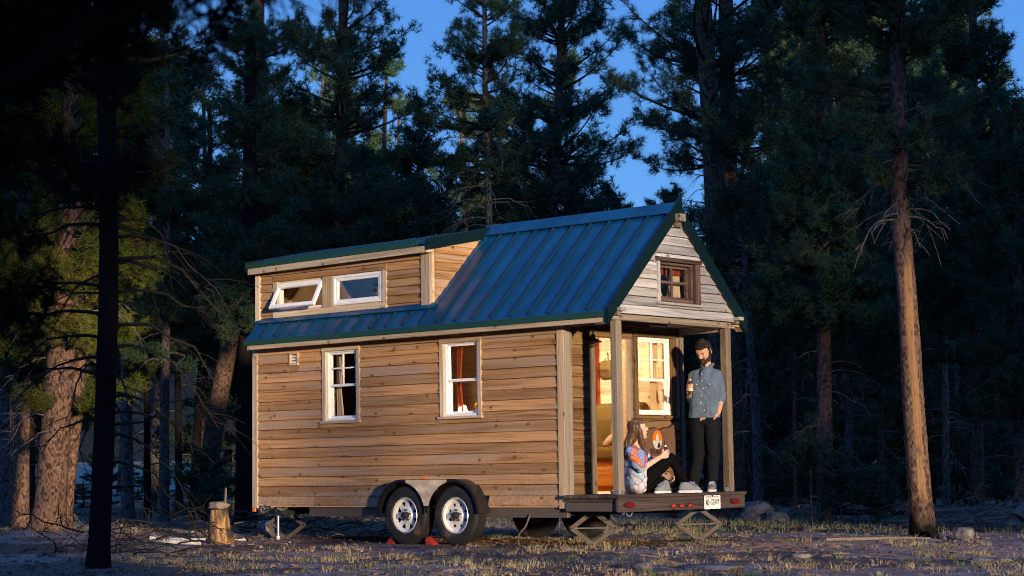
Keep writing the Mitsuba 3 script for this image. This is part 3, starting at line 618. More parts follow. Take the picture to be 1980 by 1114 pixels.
for t in np.arange(11) * 2 * math.pi / 11:
    c = np.array([math.cos(t), 0, math.sin(t)]); n_ = np.array([-c[2], 0, c[0]]); o_ = np.array([3.68, .19, 1.585])
    pet.append(tm([o_ + c * .018, o_ + c * .045 + n_ * .014 + [0, -.01, 0], o_ + c * .066, o_ + c * .045 - n_ * .014 + [0, -.01, 0]], [[0, 1, 2, 3]]))
put(k, 'petal', cat_(pet), 'mat_yellow', kind='stuff')
cen = trimesh.creation.icosphere(1, .02); cen.apply_translation((3.68, .185, 1.585)); put(k, 'heart', cen, 'mat_brown', smooth=True)
put(k, 'stem', tube([(3.70, .2, 1.50), (3.69, .2, 1.58)], .005, 5), 'mat_olive')
solo('counter', cat_([cbox((3.0, .12, 1.385), (4.1, .60, 1.42), .005), box((3.02, .16, ZD + .01), (4.08, .58, 1.385))]), 'mat_oak', 'wooden counter below the larger side window', 'counter')
solo('hat', hulls([[((1.62, .55, 3.0), (.03, .03, .03)), ((1.64, .55, 3.14), (.05, .04, .02))], [((1.60, .55, 2.88), (.06, .05, .02)), ((1.62, .55, 3.02), (.04, .04, .03))]], .02, 3), 'mat_black', 'dark figure shaped ornament inside the closed dormer window', 'ornament', smooth=True)
solo('lantern', hulls([[((1.12, .35, 3.0), (.05, .05, .02)), ((1.12, .35, 3.10), (.03, .03, .02)), ((1.12, .35, 2.93), (.04, .04, .02))]], .02, 2), 'mat_orange', 'orange lantern inside the open dormer window', 'lantern', smooth=True)
# ---- sign on the porch wall
k = thing('wooden_sign', 'dark wooden slab sign with orange and white oval emblem on the porch wall', 'sign')
top = [(1.30 + .62 * i / 12, 1.315 + .012 * math.sin(i * 1.7) - .03 * math.sin(i / 12 * 3.1) + .02 * (i > 9)) for i in range(13)]
slab_p = Polygon([(1.31, .985)] + top + [(1.915, .985)])
put(k, 'board', extr(slab_p, .030, frame((L1 + .03, 0, 0), (0, 1, 0), (0, 0, 1), (1, 0, 0))), 'mat_sign')
put(k, 'bark_edge', tube([(L1 + .046, y, z + .004) for y, z in top], .010, 8, True), 'mat_brown')
E_ = lambda o: frame(o, (0, 1, 0), (0, 0, 1), (1, 0, 0))
ox = L1 + .0605
ovalp = __import__('shapely.affinity', fromlist=['x']).scale(Point(1.575, 1.165).buffer(1, 32), .088, .108)
up = ovalp.intersection(sbox(1, 1.155, 2, 2)); lo_ = ovalp.intersection(sbox(1, .5, 2, 1.154))
put(k, 'emblem_top', extr(up, .002, E_((ox, 0, 0))), 'mat_emblem')
put(k, 'emblem_bottom', extr(lo_, .002, E_((ox, 0, 0))), 'mat_dull_white')
put(k, 'emblem_peak', extr(Polygon([(1.545, 1.156), (1.552, 1.205), (1.575, 1.24), (1.598, 1.205), (1.603, 1.156)]), .003, E_((ox + .0005, 0, 0))), 'mat_dull_white')
put(k, 'emblem_wedge', extr(Polygon([(1.565, 1.064), (1.60, 1.15), (1.625, 1.105), (1.63, 1.082)]), .003, E_((ox + .0005, 0, 0))), 'mat_print')  # black wedge printed on the emblem
text(k, 'thack', .062, (ox, 1.44, 1.005), 'mat_print', .27, True)
# trunk centre lines in metres (base first), radius at the base and at the top
TRUNKS = [
('A', [(4.21, -5.52, -0.0), (4.36, -5.56, 1.4), (4.49, -5.62, 2.81), (4.58, -5.72, 4.22), (4.68, -5.83, 5.86), (4.83, -5.96, 7.97)], 0.099, 0.071),
('B1', [(-2.8, -1.14, 0.0), (-2.69, -1.16, 0.99), (-2.57, -1.17, 1.94), (-2.42, -1.18, 3.02), (-2.27, -1.21, 4.37), (-2.04, -1.35, 7.07), (-1.88, -1.45, 9.1)], 0.217, 0.075),
('B2', [(-3.19, -0.67, 0.0), (-3.04, -0.67, 0.99), (-2.91, -0.65, 1.82), (-2.8, -0.67, 2.79), (-2.63, -0.74, 4.45), (-2.4, -0.87, 7.21), (-2.29, -0.95, 8.6)], 0.125, 0.049),
('B0', [(-7.56, 1.62, -0.02), (-7.36, 1.52, 2.17), (-7.12, 1.37, 5.09), (-6.86, 1.2, 8.34), (-6.74, 1.1, 9.96)], 0.163, 0.073),
('B00', [(-9.03, 2.33, -0.02), (-8.85, 2.21, 2.24), (-8.6, 2.04, 5.3), (-8.34, 1.85, 8.71)], 0.111, 0.051),
('C1', [(-11.97, 7.1, 0.01), (-11.8, 6.92, 2.64), (-11.58, 6.7, 6.03), (-11.38, 6.5, 9.01)], 0.130, 0.060),
('C2', [(-9.85, 6.3, 0.01), (-9.7, 6.2, 1.88), (-9.46, 6.05, 4.8), (-9.21, 5.86, 8.1)], 0.099, 0.047),
('C3', [(-13.3, 8.61, 0.01), (-13.09, 8.4, 3.15), (-12.81, 8.13, 7.34)], 0.074, 0.037),
('C4', [(-15.21, 10.95, -0.04), (-14.99, 10.72, 3.32), (-14.59, 10.38, 8.95)], 0.085, 0.045),
('C5', [(-16.56, 12.43, -0.06), (-16.31, 12.37, 2.25), (-16.02, 12.34, 4.6), (-15.6, 12.12, 9.31)], 0.107, 0.053),
('LEAN', [(-10.88, 8.08, 0.0), (-10.55, 8.12, 2.02), (-10.3, 8.19, 3.21), (-9.93, 8.27, 5.2), (-9.66, 8.28, 6.99), (-9.45, 8.23, 8.98), (-9.23, 8.12, 11.46)], 0.200, 0.100),
('D', [(-7.2, 5.98, 0.0), (-6.97, 5.83, 2.78), (-6.75, 5.7, 5.45), (-6.51, 5.53, 8.48)], 0.188, 0.089),
('E', [(-8.96, 9.8, -0.05), (-8.51, 9.48, 5.67), (-8.22, 9.33, 8.95), (-8.02, 9.2, 11.44)], 0.150, 0.080),
('F', [(-6.73, 11.78, -0.05), (-6.35, 11.41, 5.63), (-6.2, 11.19, 8.41), (-6.06, 11.06, 10.5)], 0.100, 0.040),
('G', [(-7.16, 14.09, -0.09), (-6.7, 13.74, 5.96), (-6.4, 13.66, 8.79), (-6.13, 13.51, 11.93)], 0.126, 0.063),
('H1', [(-0.44, 10.66, -0.02), (-0.29, 10.46, 2.6), (-0.19, 10.32, 4.51), (-0.1, 10.09, 6.93), (-0.06, 9.91, 8.66), (0.01, 9.76, 10.39)], 0.165, 0.113),
('H2', [(-1.16, 12.03, -0.03), (-1.0, 11.83, 2.68), (-0.89, 11.68, 4.67), (-0.73, 11.51, 7.2), (-0.63, 11.38, 9.01), (-0.52, 11.25, 10.82)], 0.145, 0.100),
('I', [(2.49, 9.24, -0.03), (2.71, 9.02, 3.21), (2.91, 8.81, 6.35), (3.1, 8.64, 9.1)], 0.134, 0.063),
('J', [(7.41, 3.66, -0.0), (7.43, 3.51, 1.3), (7.47, 3.36, 2.84), (7.48, 3.27, 3.61), (7.56, 3.17, 4.97), (7.66, 3.07, 6.51), (7.76, 2.98, 7.93)], 0.184, 0.089),
('K', [(2.25, 14.41, -0.08), (2.49, 14.17, 3.48), (2.72, 13.94, 7.05), (2.85, 13.81, 9.01)], 0.125, 0.063),
('L', [(4.23, 12.14, -0.09), (4.39, 11.96, 2.43), (4.53, 11.81, 4.7), (4.65, 11.68, 6.57)], 0.106, 0.033),
('M1', [(0.58, 10.22, 0.0), (0.68, 10.05, 2.04), (0.7, 9.9, 3.38), (0.82, 9.74, 5.48)], 0.084, 0.051),
('M2', [(0.47, 11.46, -0.01), (0.58, 11.35, 1.72), (0.7, 11.23, 3.45)], 0.039, 0.026),
('M3', [(0.04, 13.78, -0.05), (0.26, 13.63, 2.68), (0.44, 13.45, 5.43)], 0.083, 0.046),
('M4', [(-0.03, 15.06, -0.07), (0.07, 14.94, 1.59), (0.18, 14.81, 3.48)], 0.057, 0.033),
('M5', [(-0.17, 17.64, -0.13), (0.02, 17.44, 2.81), (0.18, 17.27, 5.3)], 0.080, 0.045),
('S1', [(2.91, 8.26, -0.0), (2.94, 8.18, 0.85), (2.96, 8.12, 1.5)], 0.015, 0.004),
('E2', [(-12.66, 14.58, -0.15), (-12.21, 14.26, 5.61), (-12.03, 14.17, 7.57)], 0.104, 0.035),
('E3', [(-13.52, 16.51, -0.21), (-13.02, 16.2, 5.82), (-12.69, 16.03, 9.55)], 0.097, 0.030),
('E4', [(-12.58, 11.95, -0.08), (-12.29, 11.66, 4.32), (-12.02, 11.35, 8.72)], 0.122, 0.055),
('G2', [(-10.0, 19.66, -0.27), (-9.68, 19.34, 4.54), (-9.53, 19.13, 7.32)], 0.109, 0.036),
('G3', [(-10.29, 16.7, -0.2), (-9.93, 16.44, 4.41), (-9.6, 16.2, 8.68)], 0.093, 0.035),
('H3', [(-6.56, 17.33, -0.2), (-6.34, 17.12, 3.1), (-6.1, 16.89, 6.62)], 0.099, 0.033),
]
# ================================================================ vegetation materials
plain('mat_needle_twig', (.05, .038, .028))
def needlefn(a, b, c):
    def fn(p, n, uv):
        t = noise(p.x * .9, p.y * .9, p.z * 1.1)
        s = noise(p.x * 5, p.y * 5, p.z * 5)
        return mix(mix(a, b, smoothstep(.3, .7, t)), c, .7 * smoothstep(.62, .9, s))
    return fn
def needlemat(name, a, b, c): scene[name] = two({'type': 'diffuse', 'reflectance': mikit.proc(needlefn(a, b, c))})
needlemat('mat_needle', (.046, .098, .056), (.074, .128, .066), (.115, .13, .055))
needlemat('mat_needle_young', (.060, .082, .018), (.105, .118, .026), (.19, .135, .032))
plain('mat_needle_shaded', (.012, .020, .014))  # far darker than the other needles: shade put into the colour
plain('mat_bark_dark', (.020, .016, .015))  # near black: shade put into the bark colour
def barkfn(base, ridge, crack, scar=False):
    def fn(p, n, uv):
        a = dr.atan2(mi.Float(n.y), mi.Float(n.x)); z = mi.Float(p.z)
        g = fbm(p.x * 26, p.y * 26, z * 9.0, 3); h = noise(p.x * 64, p.y * 64, z * 24); q = noise(p.x * 110, p.y * 110, z * 70)
        c = mix(mix(crack, base, smoothstep(.36, .56, .6 * g + .4 * h)), ridge, smoothstep(.52, .8, .5 * h + .5 * q))
        if scar:
            w = (p.x - 7.41 - .02 * z) * .745 + (p.y - 3.6 + .1 * z) * .666
            fr = smoothstep(-.05, -.35, n.x * -.74 * -1 * -1 + n.y * .67) 
            st = smoothstep(.055, .035, dr.abs(w - .03 + .03 * (noise(z * 2.2, 4) - .5))) * smoothstep(.32, .6, z) * smoothstep(3.4, 3.0, z)
            wood = mix((.22, .12, .06), (.31, .185, .10), noise(w * 150, z * 3))
            c = mix(c, wood, st * fr * smoothstep(.25, .5, noise(w * 30, z * 6) + .25))
            c = mix(c, (.010, .009, .009), smoothstep(.46, .10, z + .35 * (noise(p.x * 14, p.y * 14, z * 5) - .5)))
        return c
    return fn
def barkmat(name, *a, **k):
    scene[name] = two({'type': 'diffuse', 'reflectance': mikit.proc(barkfn(*a, **k))})
barkmat('mat_bark', (.165, .098, .072), (.27, .18, .14), (.05, .032, .026))
barkmat('mat_bark_grey', (.15, .128, .118), (.25, .22, .21), (.055, .045, .042))
barkmat('mat_bark_scar', (.15, .095, .072), (.24, .165, .13), (.055, .036, .03), scar=True)
plain('mat_dead', (.21, .165, .14))
plain('mat_dead_dark', (.035, .03, .028))

# ================================================================ terrain
def gz(x, y):
    x, y = np.asarray(x, float), np.asarray(y, float)
    pts = np.stack([x, y, 0 * x], -1)
    z = .05 * (meshkit.fbm(pts * .45, 3, 3) - .5) + .03 * (meshkit.noise(pts * 2.1, 8) - .5)
    flat = np.exp(-(((x - 3) / 4.2) ** 4 + ((y - 1) / 2.6) ** 4))
    z = z * (1 - .7 * flat)
    z = z + .16 * np.exp(-(((x + 3.2) / 2.6) ** 2 + ((y + 1.0) / 2.2) ** 2))
    far = np.hypot(x - 19, y + 16.5)
    z = z + np.where(far > 48, .014 * (far - 48), 0)
    return z
def axis(c, fine, step, far, g):
    a = [0.0]; s = step
    while a[-1] < far:
        if a[-1] > fine: s *= g
        a.append(a[-1] + s)
    a = np.array(a); return np.concatenate([c - a[:0:-1], c + a])
gx, gy = axis(4.0, 13, .20, 420, 1.16), axis(0.0, 12, .20, 420, 1.16)
GXX, GYY = np.meshgrid(gx, gy, indexing='ij')
GV = np.stack([GXX, GYY, gz(GXX, GYY)], -1).reshape(-1, 3)
ii, jj = np.meshgrid(np.arange(len(gx) - 1), np.arange(len(gy) - 1), indexing='ij'); ny = len(gy)
GF = np.stack([ii * ny + jj, (ii + 1) * ny + jj, (ii + 1) * ny + jj + 1, ii * ny + jj + 1], -1).reshape(-1, 4)
def groundfn(p, n, uv):
    x, y = mi.Float(p.x), mi.Float(p.y)
    a = fbm(x * .7, y * .7, 0.0, 4); b = noise(x * 6, y * 6); c = noise(x * 26, y * 26); e = noise(x * 70, y * 70)
    soil = mix((.27, .165, .125), (.41, .275, .215), smoothstep(.3, .7, .5 * b + .5 * c))
    lit = mix(soil, (.13, .085, .06), smoothstep(.5, .62, a) * .8)
    lit = mix(lit, (.30, .255, .21), smoothstep(.70, .86, .45 * c + .55 * e) * .8)
    lit = mix(lit, (.045, .035, .03), smoothstep(.62, .8, 1 - (.5 * c + .5 * e)) * .8)
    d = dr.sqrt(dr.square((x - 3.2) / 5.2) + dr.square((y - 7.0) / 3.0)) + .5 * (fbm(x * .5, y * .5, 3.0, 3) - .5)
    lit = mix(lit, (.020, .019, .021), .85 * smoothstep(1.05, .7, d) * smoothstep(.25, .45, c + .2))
    far = dr.sqrt(dr.square(x - 19) + dr.square(y + 16.5))
    grass = mix((.24, .25, .17), (.38, .37, .28), noise(x * .3, y * .3))
    return mix(lit, grass, smoothstep(44, 56, far))
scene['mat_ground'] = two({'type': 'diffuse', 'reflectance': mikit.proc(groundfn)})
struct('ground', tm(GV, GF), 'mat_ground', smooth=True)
# wooded hill far behind the meadow
hr = []
aa = np.linspace(math.radians(50), math.radians(235), 120)
for k, (dist, hh) in enumerate(((225, -.0), (250, .55), (285, .9), (330, 1.0), (380, .8))):
    for a_ in aa:
        x, y = 19 + dist * math.cos(a_), -16.5 + dist * math.sin(a_)
        h0 = gz(x, y); hh2 = 17 + 9 * meshkit.fbm(np.array([a_ * 5, 0, 0]), 4, 2) + 6 * math.sin(a_ * 3)
        hr.append((x, y, float(h0) - 1.0 + hh * hh2 + (1.6 * R.random() if hh > 0 else 0)))
hf = [[k * 120 + i, k * 120 + i + 1, (k + 1) * 120 + i + 1, (k + 1) * 120 + i] for k in range(4) for i in range(119)]
plain('mat_hill', (.014, .020, .026))
struct('hill', tm(hr, hf), 'mat_hill', smooth=True)

# ================================================================ pines
def tuft_templates(N, wid, seed, flat=.9):
    rg = np.random.default_rng(seed); out = []
    for _ in range(6):
        th = np.arccos(1 - rg.uniform(0, 1, N) * flat * 1.15); ph = rg.uniform(0, 2 * np.pi, N)
        d = np.stack([np.sin(th) * np.cos(ph), np.sin(th) * np.sin(ph), np.cos(th)], 1)
        b = np.stack([0 * th, 0 * th, rg.uniform(-.45, .35, N)], 1)
        s = np.cross(d, rg.normal(size=(N, 3))); s /= np.linalg.norm(s, axis=1, keepdims=True)
        L = rg.uniform(.65, 1.0, N)[:, None]
        mid = b + d * L * .5
        out.append(np.stack([b, mid + s * wid, b + d * L], 1).reshape(-1, 3) if False else np.stack([b - s * wid * .6, b + s * wid * .6, b + d * L], 1).reshape(-1, 3))
    return np.array(out)
TT = {'far': tuft_templates(15, .11, 1), 'mid': tuft_templates(22, .075, 2), 'near': tuft_templates(46, .022, 3)}
def tufts(pos, ax, size, kind, rg):
    pos, ax, size = np.asarray(pos), np.asarray(ax), np.asarray(size)
    ax = ax / (np.linalg.norm(ax, axis=1, keepdims=True) + 1e-9)
    h = rg.normal(size=ax.shape); x = np.cross(ax, h); x /= np.linalg.norm(x, axis=1, keepdims=True) + 1e-9; y = np.cross(ax, x)
    Tm = TT[kind][rg.integers(0, 6, len(pos))] * size[:, None, None]
    V = pos[:, None] + Tm[..., :1] * x[:, None] + Tm[..., 1:2] * y[:, None] + Tm[..., 2:] * ax[:, None]
    V = V.reshape(-1, 3)
    return trimesh.Trimesh(V, np.arange(len(V)).reshape(-1, 3), process=False)
def path_at(P, z):
    zz = P[:, 2]; return np.stack([np.interp(z, zz, P[:, 0]), np.interp(z, zz, P[:, 1]), z], -1)
def trunk_mesh(P, r0, r1, flare, seed, seg=.22, sides=16, rough=.05):
    P = np.asarray(P, float); L = np.linalg.norm(np.diff(P, axis=0), axis=1).sum(); n = max(8, min(60, int(L / seg)))
    z = np.concatenate([[P[0, 2] - .15, P[0, 2] + .02, P[0, 2] + .12], np.linspace(P[0, 2] + .28, P[-1, 2], n)])
    from scipy.interpolate import PchipInterpolator
    c = np.stack([PchipInterpolator(P[:, 2], P[:, 0], extrapolate=True)(z), PchipInterpolator(P[:, 2], P[:, 1], extrapolate=True)(z), z], 1)
    t = (z - P[0, 2]) / (P[-1, 2] - P[0, 2]); r = r0 + (r1 - r0) * np.clip(t, 0, 1)
    g = np.arange(sides) * 2 * np.pi / sides
    lobes = 1 + flare * np.exp(-np.clip(z - P[0, 2], 0, 9) / .16)[:, None] * (.75 + .6 * np.cos(g * 3 + seed)[None] * np.cos(g * 2 + 2 * seed)[None])
    q = np.stack([np.cos(g)[None] * 3 + 0 * z[:, None], np.sin(g)[None] * 3 + 0 * z[:, None], (z * 2.5)[:, None] + 0 * g[None]], -1)
    rough_ = 1 + rough * 2 * (meshkit.noise(q * 1.7, seed) - .5) + rough * (meshkit.noise(q * 4.1, seed + 5) - .5)
    return tube(c, r[:, None] * lobes * rough_, sides, True)
def pine(P, r0, r1, cb, L, seed, nb=70, tn=11, ts=.17, kind='mid', dead=10, dz0=.8, dlen=1.0, droop=.25, prof=None, flare=.35, gap=.25, sparse=None, flat=.9, dsides=4, trunk=True):
    """cb: height where the live crown starts, L: length of the longest live boughs. Returns the meshes of trunk, crown, twigs and dead boughs."""
    rg = np.random.default_rng(seed); P = np.asarray(P, float); top = P[-1, 2]
    out = {'trunk': trunk_mesh(P, r0, r1, flare, seed)} if trunk else {}
    prof = prof or (lambda t: (1 - t) ** .75 * (.55 + .45 * min(1, t / .25)) + .10)
    pos, axs, siz, wood = [], [], [], []
    ncl = max(6, nb // 5); zc = np.sort(cb + (top - cb) * rg.uniform(0, 1, ncl) ** .95)
    for i in range(nb):
        z = zc[i % ncl] + rg.normal() * .10
        z = min(max(z, cb - .1), top - .02); t = (z - cb) / (top - cb + 1e-6)
        az = i * 2.39996 + rg.normal() * .5
        if sparse and sparse(z, az): continue
        ln = L * prof(min(max(t, 0), 1)) * rg.uniform(.55, 1.15)
        if rg.uniform() < gap: ln *= rg.uniform(.35, .6)
        o = path_at(P, np.array([z]))[0]; d = np.array([math.cos(az), math.sin(az), 0.0])
        up = .55 * t - droop * (1 - t) + rg.normal() * .12
        s = np.linspace(0, 1, 6); side = np.array([-d[1], d[0], 0]) * rg.normal() * .18
        Bp = o + d * (s * ln)[:, None] + np.outer(s ** 2, side * ln) + np.outer(ln * (up * s + (.30 * s ** 2.2)), [0, 0, 1])
        wood.append(tube(Bp, np.linspace(.016 + .012 * ln, .004, 6), 4))
        k = max(3, int(tn * ln / L + .5))
        ss = np.concatenate([rg.uniform(.30, 1, k - 1) ** .75, [1.0]])
        bp = np.stack([np.interp(ss, s, Bp[:, a]) for a in range(3)], 1)
        lat = np.outer(rg.uniform(-1, 1, k) * .36 * ln * (1.08 - ss) , np.array([-d[1], d[0], 0])); lat[-1] = 0
        vert = rg.uniform(-.02, .16, k) * min(ln, 1.2); fwd = np.outer(np.abs(rg.normal(size=k)) * .06 * ln, d)
        p_ = bp + lat + fwd + np.outer(vert, [0, 0, 1])
        a_ = d * .55 + lat / (np.linalg.norm(lat, axis=1, keepdims=True) + .05) * .5 + np.array([0, 0, .55]) + rg.normal(size=(k, 3)) * .25
        pos.append(p_); axs.append(a_); siz.append(ts * rg.uniform(.7, 1.25, k))
        # a bushy spray: every spot carries two or three tufts
        for rep in range(2):
            pos.append(p_ + rg.normal(size=(k, 3)) * ts * .45); axs.append(a_ + rg.normal(size=(k, 3)) * .5); siz.append(ts * rg.uniform(.55, 1.0, k))
        for q0, q1 in zip(bp[:-1], p_[:-1]):
            h_ = np.cross(q1 - q0, [0, 0, 1.0]); h_ = h_ / (np.linalg.norm(h_) + 1e-9) * .006
            wood.append(tm([q0 - h_, q0 + h_, q1], [[0, 1, 2]]))
    nt = 10
    tp = path_at(P, np.linspace(top - .5, top, nt)); pos.append(tp + rg.normal(size=(nt, 3)) * .05); axs.append(np.tile([0, 0, 1.0], (nt, 1)) + rg.normal(size=(nt, 3)) * .3); siz.append(np.full(nt, ts))
    out['crown'] = tufts(np.vstack(pos), np.vstack(axs), np.concatenate(siz), kind, rg)
    out['limb'] = cat_(wood)
    dm_ = []
    for i in range(dead):
        z = rg.uniform(dz0, max(dz0 + .3, cb + .25 * (top - cb))); az = rg.uniform(0, 6.283); o = path_at(P, np.array([z]))[0]
        dm_ += dead_limb(o, az, dlen * rg.uniform(.45, 1.2), rg, dsides)
    if dm_: out['dead_branch'] = cat_(dm_)
    return out
def dead_limb(o, az, ln, rg, sides=4, r=.013, bend=None, twigs=None):
    d = np.array([math.cos(az), math.sin(az), 0.0]); s = np.linspace(0, 1, 7); bend = rg.uniform(.1, .8) if bend is None else bend
    w = np.array([-d[1], d[0], 0]) * rg.normal() * .15
    Bp = o + d * (ln * (s - .12 * s ** 2))[:, None] + np.outer(ln * (.22 * s - bend * s ** 2), [0, 0, 1]) + np.outer(s ** 2, w * ln) + rg.normal(size=(7, 3)) * .035 * ln * s[:, None]
    ms = [tube(Bp, np.linspace(r * (.7 + .5 * ln), .0035, 7), sides)]
    for j in range(rg.integers(2, 6) if twigs is None else twigs):
        t = rg.uniform(.25, .95); q = np.array([np.interp(t, s, Bp[:, a]) for a in range(3)]); l2 = ln * rg.uniform(.2, .45)
        e = d * rg.uniform(.2, 1) + np.array([-d[1], d[0], 0]) * rg.normal() * .8 + [0, 0, rg.uniform(-.7, .15)]; e /= np.linalg.norm(e)
        uu = np.linspace(0, 1, 4)
        ms.append(tube(q + np.outer(uu * l2, e) + np.outer(-.35 * l2 * uu ** 2, [0, 0, 1]), np.linspace(.0055, .002, 4), 3))
    return ms
def place(name, label, m, needle='mat_needle', bark='mat_bark', deadm='mat_dead', group=None, cat='tree'):
    k = thing(name, label, cat, group)
    if 'trunk' in m: put(k, 'trunk', m['trunk'], bark, smooth=50)
    put(k, 'crown', m['crown'], needle, kind='stuff')
    put(k, 'limb', m['limb'], 'mat_needle_twig', kind='stuff')
    if 'dead_branch' in m: put(k, 'dead_branch', m['dead_branch'], deadm, smooth=True, kind='stuff')
    return k
TR = {n: (np.array(p_), a_, b_) for n, p_, a_, b_ in TRUNKS}
for n in TR:
    P_ = TR[n][0]; base = float(gz(P_[0, 0], P_[0, 1])); P_[0, 2] = min(base, P_[0, 2]) if n != 'A' else base
    if n.startswith('B'): P_[0, 2] = base
def full(z): return lambda zz, az: False
